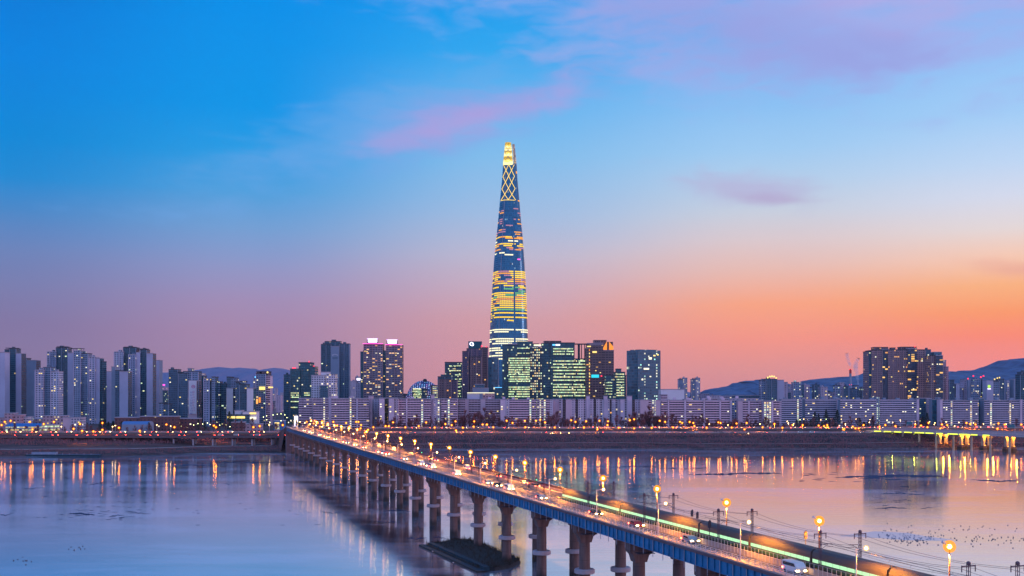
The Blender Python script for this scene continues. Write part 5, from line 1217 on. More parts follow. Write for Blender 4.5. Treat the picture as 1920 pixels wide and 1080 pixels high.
# --- signals
def signal(u, px, lb, m, h=3.2):
    K = (BX+u/cos(BA))*F; Y = K/(px-325); v = (Y-u*sin(BA))/cos(BA)
    t = thing('rail_signal', lb, 'rail signal', bw(u, v, DZ+(1.5 if u > 15 else 0)), BA)
    mb = MB(); mb.tube([(0, 0, 0), (0, 0, h)], .07, M['dmetal'], 5); mb.build('post', t)
    mb = MB(); mb.box(-.28, .28, -.1, .12, h-.75, h+.55, M['dmetal']); mb.tube([(0, -.1, h+.55), (0, -.1, h+.85)], [.28, .02], M['dmetal'], 6); mb.build('signal_head', t)
    if m: mb = MB(); mb.ball((0, -.2, h-.2), .17, M[m], 8, 5); mb.build('lamp', t)
signal(15.9, 1510, 'dark rail signal showing a red light above the far parapet', 'red', 2.2)
signal(11.3, 1005, 'rail signal showing a green light among the far masts', 'grn', 3.4)
signal(15.9, 1297, 'left of two small dark signals on the far parapet', None, 1.4)
signal(15.9, 1307, 'right of two small dark signals on the far parapet', None, 1.2)
signal(4.9, 1330, 'pale narrow sign on a thin post beside the near lattice mast', None, 4.2)
signal(11.3, 790, 'far rail signal with a small green light near the shore', 'grn', 3.4)
# --- train
tr = thing('commuter_train', 'brown and green commuter train with bright pale green windows on the bridge', 'train', bw(5.75, 0, DZ), BA)
vt = (292-107*0)/cos(BA)
CL = 19.6
for c_ in range(10):
    v1 = vt-c_*(CL+.5); v0 = v1-CL
    prf = [(0, .95), (0, 2.9), (.12, 3.5), (.55, 3.85), (1.45, 3.98), (2.35, 3.85), (2.78, 3.5), (2.9, 2.9), (2.9, .95)]
    mb = MB()
    for (a, b) in zip(prf, prf[1:]): mb.face([(a[0], v1, a[1]), (a[0], v0, a[1]), (b[0], v0, b[1]), (b[0], v1, b[1])], M['train'])
    mb.face([(p[0], v0, p[1]) for p in prf], M['train']); mb.face([(p[0], v1, p[1]) for p in prf[::-1]], M['train']); mb.face([(0, v0, .95), (0, v1, .95), (2.9, v1, .95), (2.9, v0, .95)], M['train'])
    car = mb.build('carriage', tr)
    for s, x in ((-1, -.02), (1, 2.92)):
        mb = MB(); q = v0+.25
        while q < v1-1.8:
            mb.box(min(x, x-.02*s*-1), max(x, x-.02*s*-1)+.001, q, q+1.83, 1.78, 2.36, M['trainw']); q += 1.93
        mb.build('window_row', car)
        mb = MB(); mb.box(x-.012, x+.012, v0+.1, v1-.1, 1.05, 1.66, M['traing']); mb.build('green_band', car)
    mb = MB()
    for q in (.16, .84):
        vv = v0+CL*q
        for dv in (-1.05, 1.05):
            mb.tube([(.5, vv+dv, .55), (2.4, vv+dv, .55)], .42, M['dmetal'], 12)
        mb.box(.4, 2.5, vv-1.6, vv+1.6, .4, .94, M['dmetal'])
    mb.box(.5, 2.4, v0+7, v0+13, .35, .95, M['dmetal']); mb.build('bogies', car)
    if c_ < 9: mb = MB(); mb.box(.5, 2.4, v0-.5, v0, 1.1, 3.4, M['dmetal']); mb.build('gangway', car)
for x in (.45, 2.45): mb = MB(); mb.ball((x, vt+.02, 1.4), .14, M['tail'], 8, 5); mb.build('taillight', tr)

# ------------------------------------------------------------ cars
def make_car(color, m, van=False):
    t = bpy.data.objects.new('van' if van else 'car', None); COL.objects.link(t)
    Ls, W2 = 4.5, .9
    if van: pf = [(-2.3, .35), (-2.3, 1.0), (-2.2, 1.25), (-1.5, 1.95), (2.25, 2.0), (2.3, .35)]
    else: pf = [(-2.25, .35), (-2.28, .75), (-1.3, .95), (-.6, 1.42), (.9, 1.44), (1.6, 1.02), (2.2, .95), (2.25, .35)]
    mb = MB()
    for a, b in zip(pf, pf[1:]+pf[:1]): mb.face([(a[0], -W2, a[1]), (a[0], W2, a[1]), (b[0], W2, b[1]), (b[0], -W2, b[1])], m)
    mb.face([(p[0], -W2, p[1]) for p in pf][::-1], m); mb.face([(p[0], W2, p[1]) for p in pf], m); mb.build('body', t)
    mb = MB()
    for s in (-1, 1):
        y = s*(W2+.012)
        q = [(-1.05, .98), (-.52, 1.36), (.85, 1.38), (1.35, 1.02)] if not van else [(-1.75, 1.25), (-1.35, 1.78), (2.0, 1.8), (2.0, 1.25)]
        mb.face([(p[0], y, p[1]) for p in q], M['cglass'])
    mb.build('side_windows', t)
    for x in (-1.4, 1.4):
        for y in (-.82, .82): mb = MB(); mb.tube([(x, y-.11, .32), (x, y+.11, .32)], .32, M['tyre'], 10); mb.build('wheel', t)
    for y in (-.62, .62):
        mb = MB(); mb.box(-2.34, -2.0, min(y-.17, y-.31*(y < 0)), max(y+.17, y+.31*(y > 0)), .58, .76, M['head']); mb.build('headlight', t)
        mb = MB(); mb.box(1.95, 2.31, min(y-.17, y-.17+.14*(y/.62)), max(y+.17, y+.17+.14*(y/.62)), .62, .86, M['tail']); mb.build('taillight', t)
    return reg(t)
protos = {}
for q, (nm, m) in enumerate(CARP): protos[nm] = [make_car(nm, m, q == 0), nm, False]
cc = {}
def put_car(x, y, z, rz, where, group):
    nm = R.choice(list(protos)); pr = protos[nm]; o = pr[0] if not pr[2] else copy_tree(pr[0]); pr[2] = True
    o.location = (x, y, z); o.rotation_euler = (0, 0, rz); CARS.append((o, nm, where, group, x)); return o
CARS = []
for X in [x+R.uniform(-5, 5) for x in range(-130, 640, 16)]: put_car(X, shore(X)+54.3, 13.31, 0, 'lower riverside road', 'cars on the lower riverside road')
for X in [x+R.uniform(-5, 5) for x in range(-120, 640, 17)]: put_car(X, shore(X)+93, 17.01, pi, 'upper riverside road', 'cars on the upper riverside road')
for X in [x+R.uniform(-5, 5) for x in range(-560, -200, 12)]: put_car(X, 1006.5, 13.01, 0, 'left viaduct', 'cars on the left viaduct')
for X in [x+R.uniform(-5, 5) for x in range(-560, -200, 15)]: put_car(X, 1052, 14.61, pi, 'left bank road', 'cars on the left bank road')
for Yc in (178, 214, 239, 262, 301, 330, 342, 352, 391, 428, 437, 447, 480, 520, 530, 540, 583, 612, 640, 651, 688, 720, 733, 760, 800, 815, 850):
    x, y, z = bw(2.9, Yc/cos(BA), DZ-.05); put_car(x, y, z, BA+pi/2, 'near lane of the bridge', 'cars in the near lane of the bridge')
for Yc in (150, 158, 167, 300, 340, 351, 380, 420, 470, 481, 520, 560, 600, 640, 680, 730, 790, 840):
    x, y, z = bw(13.6, (Yc-4)/cos(BA), DZ-.05); put_car(x, y, z, BA-pi/2, 'far lane of the bridge', 'cars in the far lane of the bridge')
cnt = {}
for o, nm, where, group, x in sorted(CARS, key=lambda c: c[4]):
    kind = 'van' if nm == 'white' else 'car'; key = (nm, where); cnt[key] = cnt.get(key, 0)+1
    tag(o, '%s %s on the %s, %s such from the left' % (nm, kind, where, ordw(cnt[key])), kind, group)

# ------------------------------------------------------------ road bridge on the right
BB = atan2(-44, -75)                         # direction it comes nearer
bl = hypot(44, 75); ux, uy = 44/bl, -75/bl   # towards the viewer
nx, ny = 75/bl, 44/bl                        # across, to the right
def rb(s, q, z): return (416+ux*s+nx*q, 1039+uy*s+ny*q, z)
rbr = thing('road_bridge', 'road bridge on orange lit hammerhead piers at the right edge', 'bridge', (416, 1039, 0))
def lb_(p): return (p[0]-416, p[1]-1039, p[2])
def deckz(s): return 17.0 if s > -90 else 17.0-(-90-s)*.055
def sweep(s0, s1, q0, q1, h0, h1, m, nm, par, org=(416, 1039), zf=deckz, step=12):
    mb = MB(); s = s0; L = lambda p: (p[0]-org[0], p[1]-org[1], p[2])
    while s < s1-1e-6:
        e = min(s1, s+step); A, Bz = zf(s), zf(e)
        c = [[L(rb(x, q, z+hh)) for q in (q0, q1)] for x, z in ((s, A), (e, Bz)) for hh in (h0, h1)]
        a0, a1, b0, b1 = c   # (start low) (start high) (end low) (end high)
        mb.face([a0[0], b0[0], b1[0], a1[0]], m); mb.face([b0[1], a0[1], a1[1], b1[1]], m); mb.face([a1[0], b1[0], b1[1], a1[1]], m); mb.face([a0[1], b0[1], b0[0], a0[0]], m)
        if s == s0: mb.face([a0[0], a1[0], a1[1], a0[1]], m)
        s = e
    return mb.build(nm, par)
sweep(-215, 620, -1, 17, -1.6, 0, M['collar'], 'deck', rbr); sweep(-215, 620, -1, -.7, 0, 1.0, M['metal'], 'parapet', rbr); sweep(-215, 620, 16.7, 17, 0, 1.0, M['metal'], 'parapet', rbr); sweep(-215, 620, -.6, 16.6, .0, .06, M['asph'], 'road_surface', rbr)
orangeconc = mat('pier_concrete_pale', (.46, .38, .30), .85, var=.1, scale=.3)
def rpier(s):
    p = bpy.data.objects.new('pier', None); COL.objects.link(p); p.parent = rbr; x, y, z = lb_(rb(s, 0, 0)); p.location = (x, y, 0); p.rotation_euler = (0, 0, atan2(ny, nx))
    for q in (3.5, 12.5):
        mb = MB(); pf = [(1.3, 4.2), (1.3, 9.8), (2., 11.4), (3.6, 13.6), (3.6, 15.3)]
        for a, b in zip(pf, pf[1:]):
            for k in range(4):
                sx = [(-1, -1), (1, -1), (1, 1), (-1, 1)][k]; tx = [(-1, -1), (1, -1), (1, 1), (-1, 1)][(k+1) % 4]
                P = lambda c, w_, z_: (q+c[0]*w_, c[1]*1.2, z_)
                mb.face([P(sx, a[0], a[1]), P(tx, a[0], a[1]), P(tx, b[0], b[1]), P(sx, b[0], b[1])], orangeconc)
        mb.build('column', p)
        mb = MB(); mb.box(q-3.0, q+3.0, -2.2, 2.2, -2, 2.9, M['concrete']); mb.box(q-2.2, q+2.2, -1.8, 1.8, 2.9, 4.2, M['concrete']); mb.build('footing', p)
        mb = MB(); mb.box(q-.5, q+.5, -2.1, -1.7, 4.25, 4.6, emis('pier_uplight', (1, .36, .02), 8, False) if 'pul' not in M else M['pul']); M['pul'] = mb.mats[0]; mb.build('floodlight', p)
        ld = bpy.data.lights.new('pier_floodlight', 'POINT'); ld.energy = 6000; ld.color = (1, .34, .02); ld.shadow_soft_size = .5
        lo = bpy.data.objects.new('pier_floodlight', ld); COL.objects.link(lo); lo.parent = p; lo.location = (q, -4.2, 12.5)
for k in range(11): rpier(-2+k*24)
# slip ramp in front with green-yellow strip light
rmp = thing('slip_ramp', 'slender ramp with yellow green light strip in front of the road bridge', 'ramp', (416, 1039, 0))
zr = lambda s: 15.6 if s > -60 else 15.6-(-60-s)*.05
sweep(-240, 300, -16, -8, -1.3, 0, M['collar'], 'deck', rmp, zf=zr); sweep(-240, 300, -16, -15.75, 0, .9, M['metal'], 'parapet', rmp, zf=zr)
M['strip'] = emis('green_yellow_strip', (.72, .85, .05), 2.2, False); M['strip'].cycles.emission_sampling = 'AUTO'
s = -78
while s < 60:
    sweep(s, s+R.choice([7, 9, 11]), -16.25, -16.05, -1.2, -.35, M['strip'], 'light_strip', rmp, zf=zr, step=20); s += 12.5
for k in range(12):
    s = -72+k*19.5; x, y, z = lb_(rb(s, -12, 0)); mb = MB(); mb.tube([(x, y, -3 if s > -40 else 0), (x, y, 13.4), (x, y, 14.2)], [1., 1., 1.9], orangeconc, 12); mb.build('column', rmp)
ld = None
for k in range(5):
    s = -66+k*26; x, y, z = rb(s, -19, 13.5); q = thing('ramp_floodlight', 'green yellow floodlight beside the ramp edge, %s from the left' % ordw(k+1), 'floodlight', (x, y, z), 0, 'floodlights of the slip ramp')
    mb = MB(); mb.box(-.3, .3, -.2, .2, -.2, .2, M['strip']); mb.build('lamp', q); mb = MB(); mb.tube([(0, 0, 0), (nx*3, ny*3, .6)], .07, M['dmetal'], 4); mb.build('bracket', q)
    ld = bpy.data.lights.new('ramp_light', 'POINT'); ld.energy = 1100; ld.color = (.75, .8, .04); ld.shadow_soft_size = .4; lo = bpy.data.objects.new('ramp_light', ld); COL.objects.link(lo); lo.parent = q
# gantry signs on the road bridge
for s, px, lb in ((-30, 0, 'teal road sign on a tall post above the road bridge'), (82, 0, 'teal road sign on a gantry near the right edge')):
    x, y, z = rb(s, -1.5, 17); t = thing('road_sign', lb, 'road sign', (x, y, z)); mb = MB(); mb.tube([(0, 0, 0), (0, 0, 8)], .16, M['wpost'], 6); mb.build('post', t)
    mb = MB(); mb.box(-6, -.2, -.1, .1, 5.2, 8, M['tealr']); mb.build('sign_panel', t)

# ------------------------------------------------------------ shore lamps
GS = 'orange street lamps along the riverside roads'
sl = make_lamp('street_lamp', 8.5, False, M['bulbs'], M['halos'], .32, 1.25, M['brmetal'], .14, spot=True, glow=1000, watt=16000, lcol=(1, .24, .015))
sw_ = make_lamp('street_lamp', 7.5, False, M['bulbw'], M['halow'], .22, .8, M['wpost'], .12, spot=True, glow=260, watt=5000, lcol=(1, .6, .22))
sg_ = make_lamp('street_lamp', 5.0, False, M['bulbg'], M['halow'], .3, .6, M['dmetal'], .1)
used = {'o': False, 'w': False, 'g': False}; LAMPS = []
def lamp(px, py, Y, kind='o', hgt=None):
    pr = {'o': sl, 'w': sw_, 'g': sg_}[kind]; o = pr if not used[kind] else copy_tree(pr); used[kind] = True
    z = PZ(py, Y)-{'o': 8.7, 'w': 7.7, 'g': 5.2}[kind]
    o.location = (PX(px, Y), Y, z); LAMPS.append((px, o, kind, Y)); return o
for px, py, Y in [(9, 791, 1060), (20, 789, 1075), (56, 791, 1060), (82, 795, 1060), (61, 805, 1010), (101, 791, 1062), (150, 795, 1060), (138, 804, 1010), (154, 808, 1005), (192, 793, 1060), (192, 806, 1015), (175, 809, 1005), (223, 802, 1012), (312, 796, 1060),
                  (327, 801, 1010), (401, 798, 1060), (405, 801, 1030), (475, 801, 1012), (487, 799, 1016), (530, 797, 1060), (3, 797, 1040), (262, 808, 1010),
                  (737, 792, 1110), (729, 799, 1075), (668, 791, 1115), (672, 791, 1120), (723, 799, 1075), (785, 799, 1100), (799, 792, 1110), (835, 795, 1110), (847, 797, 1100), (854, 790, 1115), (855, 807, 1070), (889, 790, 1115), (888, 800, 1075), (905, 796, 1100), (913, 796, 1080), (950, 789, 1115), (961, 793, 1110), (984, 789, 1115),
                  (1005, 789, 1115), (1013, 787, 1115), (1022, 792, 1105), (1071, 788, 1115), (1079, 791, 1110), (1099, 790, 1115), (1124, 789, 1115), (1140, 790, 1112), (1139, 797, 1100), (1181, 788, 1115), (1189, 786, 1125), (1237, 789, 1115), (1247, 791, 1110), (1275, 791, 1112), (1279, 793, 1108), (1293, 791, 1112), (1300, 793, 1108), (1302, 799, 1090), (1347, 792, 1110), (1351, 793, 1108),
                  (1381, 794, 1110), (1396, 805, 1070), (1400, 793, 1110), (1452, 795, 1105), (1467, 802, 1085), (1486, 797, 1105), (1505, 797, 1105), (1535, 798, 1110), (1545, 799, 1108), (1551, 797, 1112), (1552, 801, 1100), (1581, 805, 1080), (1583, 804, 1082), (1599, 800, 1110), (1604, 803, 1095), (1610, 803, 1095), (1619, 797, 1115), (1649, 800, 1100),
                  (1660, 797, 1110), (1679, 799, 1105), (1716, 796, 1110), (1727, 798, 1105), (1741, 793, 1115), (1739, 801, 1090), (1766, 796, 1110), (1776, 797, 1105), (1763, 804, 1080), (1819, 795, 1108), (1829, 796, 1104), (1812, 793, 1112), (1872, 794, 1108), (1884, 796, 1104), (1870, 804, 1070), (1915, 796, 1100), (1120, 805, 1078), (1189, 803, 1078)]+[(q, 801.5+R.uniform(-.6, .6), 1073) for q in (760, 815, 868, 925, 985, 1040, 1095, 1160, 1222, 1262, 1325, 1372, 1430)]:  # closing list is an added lamp row to light the lower road wall
    lamp(px, py, Y, 'o')
for px, py, Y in [(583, 788, 1110), (579, 797, 1040), (596, 793, 1080), (604, 790, 1100), (606, 797, 1060), (614, 794, 1085), (565, 806, 905), (590, 789, 1130), (600, 800, 1040), (618, 803, 1030), (632, 798, 1075), (640, 806, 1000), (655, 800, 1060), (677, 797, 1090), (676, 803, 1050), (690, 806, 1020), (575, 791, 1120), (588, 794, 1085), (625, 791, 1115), (649, 793, 1110), (700, 801, 1080), (684, 811, 990)]: lamp(px, py, Y, 'o')
for px, py, Y in [(115, 800, 1060), (320, 799, 1060), (211, 800, 1065), (216, 798, 1070), (294, 797, 1070), (505, 797, 1070), (1476, 790, 1200), (1478, 793, 1190), (1488, 795, 1150), (1507, 786, 1250), (1539, 787, 1250), (1557, 786, 1250), (1577, 786, 1250), (1527, 815, 1070), (1585, 795, 1160), (1574, 798, 1150), (1605, 786, 1250), (1631, 787, 1250), (1630, 792, 1200), (1663, 788, 1230), (1674, 792, 1190),
                  (1688, 788, 1230), (1700, 792, 1190), (1710, 791, 1200), (1716, 790, 1210), (1743, 791, 1200), (1752, 796, 1160), (1753, 793, 1180), (1774, 791, 1200), (1798, 792, 1190), (1790, 799, 1120), (1825, 793, 1180), (1844, 795, 1160), (1858, 793, 1180), (1886, 795, 1160), (1032, 813, 1066), (1051, 812, 1068), (1036, 812, 1067), (1067, 812, 1068), (1403, 813, 1066), (1425, 795, 1150), (1365, 797, 1120), (936, 806, 1100), (1330, 795, 1120)]: lamp(px, py, Y, 'w')
for px, py, Y in [(340, 799, 1130), (351, 801, 1120), (363, 797, 1140), (371, 794, 1160), (380, 795, 1150), (389, 793, 1170), (394, 796, 1150), (407, 792, 1180), (412, 797, 1150), (417, 795, 1160), (424, 797, 1150), (431, 800, 1120), (500, 787, 1220), (494, 782, 1240), (500, 780, 1250), (506, 792, 1180), (512, 778, 1260), (520, 777, 1270), (527, 776, 1280), (534, 778, 1260), (538, 783, 1240), (527, 789, 1200), (541, 792, 1180), (1500, 787, 1250), (1514, 786, 1250), (1525, 787, 1250), (1549, 786, 1250)]: lamp(px, py, Y, 'g')
cn = {}
for px, o, kd, Y in sorted(LAMPS, key=lambda q: q[0]):
    zone = 'left bank' if px < 555 else 'bridge head' if px < 705 else 'promenade below the flats' if px < 1470 else 'right bank'
    color = {'o': 'orange', 'w': 'warm white', 'g': 'pale green'}[kd]; key = (kd, zone); cn[key] = cn.get(key, 0)+1
    tag(o, '%s lamp on the %s, %s such from the left' % (color, zone, ordw(cn[key])), 'street lamp', '%s street lamps of the %s' % (color, zone))

# ------------------------------------------------------------ trees
def bare_tree(seed, h=13):
    r = random.Random(seed); t = bpy.data.objects.new('bare_tree', None); COL.objects.link(t)
    mb = MB(); mb.tube([(0, 0, -.8), (0, 0, h*.3), (.2, .1, h*.6), (.1, 0, h*.9)], [.34, .24, .14, .04], M['bark'], 6)
    tips = []
    for k in range(16):
        z = h*r.uniform(.25, .85); a = r.uniform(0, 6.28); L = (h-z)*r.uniform(.35, .6); e = (cos(a)*L*.7, sin(a)*L*.7, z+L)
        mb.tube([(0, 0, z), (e[0]*.5, e[1]*.5, z+L*.4), e], [.1, .06, .03], M['bark'], 4, False); tips.append(((0, 0, z), e))
    mb.build('trunk', t)
    mb = MB()
    for k in range(850):
        p, e = r.choice(tips); f = r.uniform(.25, 1); b = [p[i]*(1-f)+e[i]*f for i in range(3)]
        L = r.uniform(.9, 2.4); a = r.uniform(0, 6.28); up = r.uniform(.2, 1.); d = (cos(a)*L*.6, sin(a)*L*.6, L*up); w_ = .07
        q = (b[0]+d[0], b[1]+d[1], b[2]+d[2]); px_, py_ = -sin(a)*w_, cos(a)*w_
        mb.face([(b[0]-px_, b[1]-py_, b[2]), (b[0]+px_, b[1]+py_, b[2]), q], M['twig'])
    mb.build('crown', t); return reg(t)
def evergreen(seed, h=14, wd=3.5):
    r = random.Random(seed); t = bpy.data.objects.new('evergreen_tree', None); COL.objects.link(t)
    mb = MB(); mb.tube([(0, 0, -.8), (0, 0, h*.85)], [.3, .05], M['bark'], 6); mb.build('trunk', t)
    mb = MB()
    for k in range(900):
        f = r.random()**.8; z = h*(.12+.88*f); rad = wd*(1-f)**.7*sqrt(r.random())*(.7+.3*sin(k*.9)); a = r.uniform(0, 6.28); c = (cos(a)*rad, sin(a)*rad, z); s = r.uniform(.25, .6)
        v = [tuple(c[i]+r.uniform(-s, s) for i in range(3)) for _ in range(3)]; mb.face(v, M['pine'])
    mb.build('crown', t); return reg(t)
bts = [[bare_tree(s, h), False] for s, h in ((1, 13), (2, 15), (3, 11), (4, 14))]
ets = [[evergreen(s, h, w_), False] for s, h, w_ in ((5, 12, 4.2), (6, 15, 4.8), (7, 9, 4.))]
TR = []
def tree(px, base_y, Y, kind='b', sc_=1.):
    lst = bts if kind == 'b' else ets; k = R.randrange(len(lst)); pr = lst[k]; o = pr[0] if not pr[1] else copy_tree(pr[0]); pr[1] = True
    X = PX(px, Y); z = ground_h(X, Y-shore(X)); o.location = (X, Y, z); s = sc_*R.uniform(.85, 1.15); o.scale = (s*1.05, s*1.05, s); o.rotation_euler = (0, 0, R.uniform(0, 6)); TR.append((px, o, kind))
px = 706
while px < 1462:
    tree(px+R.uniform(-3, 3), 0, R.uniform(1128, 1185), 'b', R.uniform(1.05, 1.45) if not (1200 < px < 1245 or 850 < px < 935 or 1020 < px < 1075) else R.uniform(1.5, 1.9)); px += R.uniform(4.4, 7.6)
for k in range(16): tree(R.uniform(1180, 1245), 0, R.uniform(1130, 1200), 'b', R.uniform(1.2, 1.6))
px = -10
while px < 540:
    if not (480 < px < 515): tree(px+R.uniform(-3, 3), 0, R.uniform(1075, 1110), 'b', R.uniform(.7, 1.1))
    px += R.uniform(9, 16)
for px in (188, 196, 203, 212, 228, 236, 246, 258, 279, 289, 296, 2, 50, 372, 384, 430, 556, 562): tree(px, 0, R.uniform(1180, 1260), 'e', R.uniform(1., 1.4))
for px in (1494, 1500, 1507, 1514, 1520, 1528, 1535, 1541, 1549, 1556, 1563, 1570, 1612, 1620, 1628, 1636, 1730, 1738): tree(px, 0, R.uniform(1180, 1290), 'e', R.uniform(1.1, 1.6))
px = 1470
while px < 1925:
    tree(px, 0, R.uniform(1150, 1230), 'b', R.uniform(.8, 1.2)); px += R.uniform(8, 15)
cn = {}
for px, o, kd in sorted(TR, key=lambda q: q[0]):
    zone = 'on the left bank' if px < 560 else 'below the flats left of the lit offices' if px < 940 else 'below the lit offices' if px < 1175 else 'below the flats right of the glass box' if px < 1470 else 'on the right bank'
    nm = 'leafless brown tree' if kd == 'b' else 'dark evergreen tree'; key = (kd, zone); cn[key] = cn.get(key, 0)+1
    tag(o, '%s %s, %s such from the left' % (nm, zone, ordw(cn[key])), 'tree', '%ss %s' % (nm, zone))
# scrub on the banks: nobody could count it
def scrub(name, label, n, area, m, hh, seed):
    r = random.Random(seed); mb = MB()
    for k in range(n):
        X, Y, z = area(r); 
        for q in range(5):
            a = r.uniform(0, 6.28); s = r.uniform(.3, 1.)*hh; o_ = (r.uniform(-1, 1)*hh, r.uniform(-1, 1)*hh); w_ = s*.22
            mb.face([(X+o_[0]-w_*cos(a), Y+o_[1]-w_*sin(a), z), (X+o_[0]+w_*cos(a), Y+o_[1]+w_*sin(a), z), (X+o_[0]*1.3, Y+o_[1]*1.3, z+s)], m)
    o = mb.build(name); tag(o, label, 'scrub', None, 'stuff')
def ar(x0, x1, d0, d1):
    def f(r):
        X = r.uniform(x0, x1); d = r.uniform(d0, d1); return (X, shore(X)+d, ground_h(X, d)-.1)
    return f
scrub('bank_scrub', 'dry brown scrub covering the slope below the riverside roads', 5200, ar(-165, 620, 2, 47), M['twig'], 2.0, 1)
scrub('bank_scrub', 'dark dry scrub on the flat left bank by the water', 2600, ar(-620, -190, 3, 36), M['twig'], 1.3, 2)
scrub('bank_scrub', 'dark bushes on the bank between the viaduct and the left road', 2600, ar(-620, -190, 90, 126), M['twig'], 2.2, 3)
scrub('bank_hedge', 'dark hedge line between the two riverside roads', 2600, lambda r: (lambda X: (X, shore(X)+r.uniform(66, 78), ground_h(X, 71)-.6))(r.uniform(-150, 620)), M['pine'], 1.7, 4)

# ------------------------------------------------------------ islet below the bridge
def WP(px, py, z=0.): D_ = (H-z)*F/(py-HY); return (PX(px, D_), D_, z)
tip = [WP(793, 1024.5), WP(895, 1071), WP(930, 1072), WP(962, 1066), WP(980, 1056), WP(962, 1046), WP(932, 1036), WP(905, 1022), WP(880, 1014), WP(850, 1014), WP(815, 1021)]
mb = MB(); cx = sum(p[0] for p in tip)/len(tip); cy = sum(p[1] for p in tip)/len(tip)
top = [(cx+(p[0]-cx)*.93, cy+(p[1]-cy)*.93, .9) for p in tip]
for k in range(len(tip)):
    q = (k+1) % len(tip); mb.face([(tip[k][0], tip[k][1], -1), (tip[q][0], tip[q][1], -1), top[q], top[k]], M['soil'])
mb.face(top, M['soil']); struct(mb.build('islet'))
t = thing('concrete_dyke', 'straight dark concrete edge along the islet below the bridge', 'dyke', (tip[0][0], tip[0][1], 0))
A, Bp = tip[0], tip[1]; dd = hypot(Bp[0]-A[0], Bp[1]-A[1]); ex, ey = (Bp[0]-A[0])/dd, (Bp[1]-A[1])/dd; fx, fy = -ey, ex
mb = MB()
def dk(s, q): return (ex*s+fx*q, ey*s+fy*q)
mb.prism([dk(-1, -1.2), dk(dd+3, -1.2), dk(dd+3, 1.4), dk(-1, 1.4)], -1, .55, M['soil'], M['stone']); mb.build('footing', t)
mb = MB(); mb.prism([dk(2, 1.5), dk(dd+2, 1.5), dk(dd+2, 3.2), dk(2, 3.2)], .3, 1.5, M['stone'], M['stone']); mb.build('wall', t)
r = random.Random(9); mb = MB()
for k in range(3800):
    i = r.randrange(len(top)); j = r.randrange(len(top)); f = r.random(); g_ = r.random()**.5
    X = (top[i][0]*(1-f)+top[j][0]*f); Y_ = (top[i][1]*(1-f)+top[j][1]*f); h_ = r.uniform(.3, 1.3)*(1.9 if r.random() < .12 else 1); a = r.uniform(0, 6.28); l_ = .25
    mb.face([(X-.07*cos(a), Y_-.07*sin(a), .8), (X+.07*cos(a), Y_+.07*sin(a), .8), (X+r.uniform(-l_, l_), Y_+r.uniform(-l_, l_), .8+h_)], M['reed'])
tag(mb.build('reeds'), 'dark dry reeds covering the islet around the bridge columns', 'reeds', None, 'stuff')
for px, py, h_, lb in ((811.3, 1052, 3.0, 'upper thin mooring pole standing in the water left of the islet'), (850, 1073, 2.8, 'lower thin mooring pole standing in the water left of the islet')):
    mb = MB(); mb.tube([(0, 0, -1), (0, 0, h_)], .12, M['dmetal'], 6); mb.tube([(0, 0, h_), (0, 0, h_+.2)], .18, M['wpost'], 6); tag(mb.build('mooring_pole', None, WP(px, py)), lb, 'pole', 'mooring poles')

# ------------------------------------------------------------ waterbirds
mb = MB(); mb.ball((0, 0, .12), .26, M['bird'], 8, 5, .6); mb.ball((.24, 0, .3), .09, M['bird'], 6, 4); mb.tube([(.14, 0, .15), (.24, 0, .3)], [.09, .06], M['bird'], 5); mb.tube([(-.2, 0, .16), (-.42, 0, .22)], [.12, .02], M['bird'], 5); mb.tube([(.31, 0, .3), (.4, 0, .29)], [.03, .01], M['bird'], 4)
b0 = mb.build('waterbird'); r = random.Random(21); used_b = False
spots = []
for k in range(190):
    f = r.random(); px = 1640+f*280; py = 1003+16*f+r.gauss(0, 6) if r.random() < .5 else 985+r.gauss(0, 4)+30*r.random()
    if k < 60: px = r.uniform(1660, 1740); py = 1012+r.gauss(0, 4)
    if 980 < py < 1030: spots.append((px, py, 'right'))
for k in range(18): spots.append((r.uniform(120, 165), 1027+r.gauss(0, 3), 'left') if k % 2 else (r.uniform(25, 60), 1052+r.gauss(0, 3), 'left'))
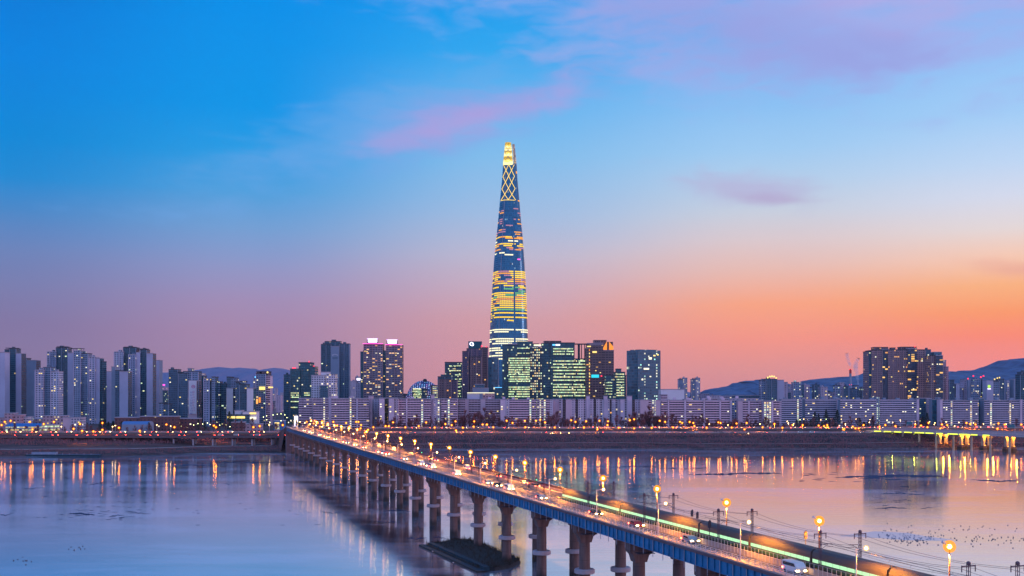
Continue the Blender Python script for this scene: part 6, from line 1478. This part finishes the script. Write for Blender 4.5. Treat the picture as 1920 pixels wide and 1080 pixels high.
for px, py, wh in spots:
    o = b0 if not used_b else b0.copy()
    if used_b: COL.objects.link(o)
    used_b = True; p = WP(px, py); o.location = (p[0], p[1], .01); o.rotation_euler = (0, 0, r.uniform(0, 6.28)); s = r.uniform(.55, .9); o.scale = (s, s, s)
    tag(o, 'small dark waterbird in the scattered flock on the %s water' % ('right' if wh == 'right' else 'lower left'), 'bird', 'scattered flock on the %s water' % wh)
# pale thin ice sheet under the flock
sheet = [WP(px, py, .012) for px, py in ((1572, 1005.5), (1600, 1001), (1640, 996), (1700, 999), (1740, 1006), (1790, 1012), (1760, 1014), (1700, 1013), (1650, 1009), (1610, 1007))]
mb = MB(); mb.face(sheet, mat('thin_ice', (.50, .50, .62), .16)); struct(mb.build('ice_sheet'))

# ------------------------------------------------------------ evening haze over the city
hm_ = bpy.data.materials.new('haze'); hm_.use_nodes = True; h_ = NT(hm_.node_tree); h_.n.clear()
ho = h_.new('ShaderNodeOutputMaterial'); hv = h_.new('ShaderNodeVolumePrincipled')
hv.inputs['Color'].default_value = (.86, .86, .96, 1); hv.inputs['Density'].default_value = 1.3e-5; hv.inputs['Anisotropy'].default_value = .0
h_.l.new(hv.outputs[0], ho.inputs['Volume'])
mb = MB(); mb.box(-11300, 11300, -2700, 12800, -6, 640, hm_); hz = mb.build('haze'); hz['kind'] = 'stuff'; hz['label'] = 'thin blue evening haze over river and city'; hz['category'] = 'haze'

r = random.Random(77); mb = MB()
def flecks(n, x0, x1, y0, y1, w_):
    for _ in range(n):
        px, py = r.uniform(x0, x1), r.uniform(y0, y1); a = r.uniform(.4, 1)*w_; b = r.uniform(.3, .75)
        pts = [(-1, 0), (-.4, .8), (.3, .6), (1, .1), (.5, -.7), (-.5, -.9)]
        mb.face([WP(px+q[0]*a, py-q[1]*b*r.uniform(.5, 1), .016) for q in pts][::-1], lead_m)
flecks(46, 0, 300, 895, 975, 6); flecks(30, 130, 280, 955, 976, 9); flecks(26, 330, 660, 890, 985, 5); flecks(24, 560, 800, 900, 1010, 9)
flecks(30, 1080, 1500, 866, 900, 9); flecks(50, 1500, 1915, 862, 905, 12); flecks(20, 1640, 1760, 910, 960, 12); flecks(12, 880, 1180, 868, 900, 8)
o = mb.build('ice_flecks'); tag(o, 'dark flecks of broken ice scattered over the river surface', 'ice flecks', None, 'stuff')
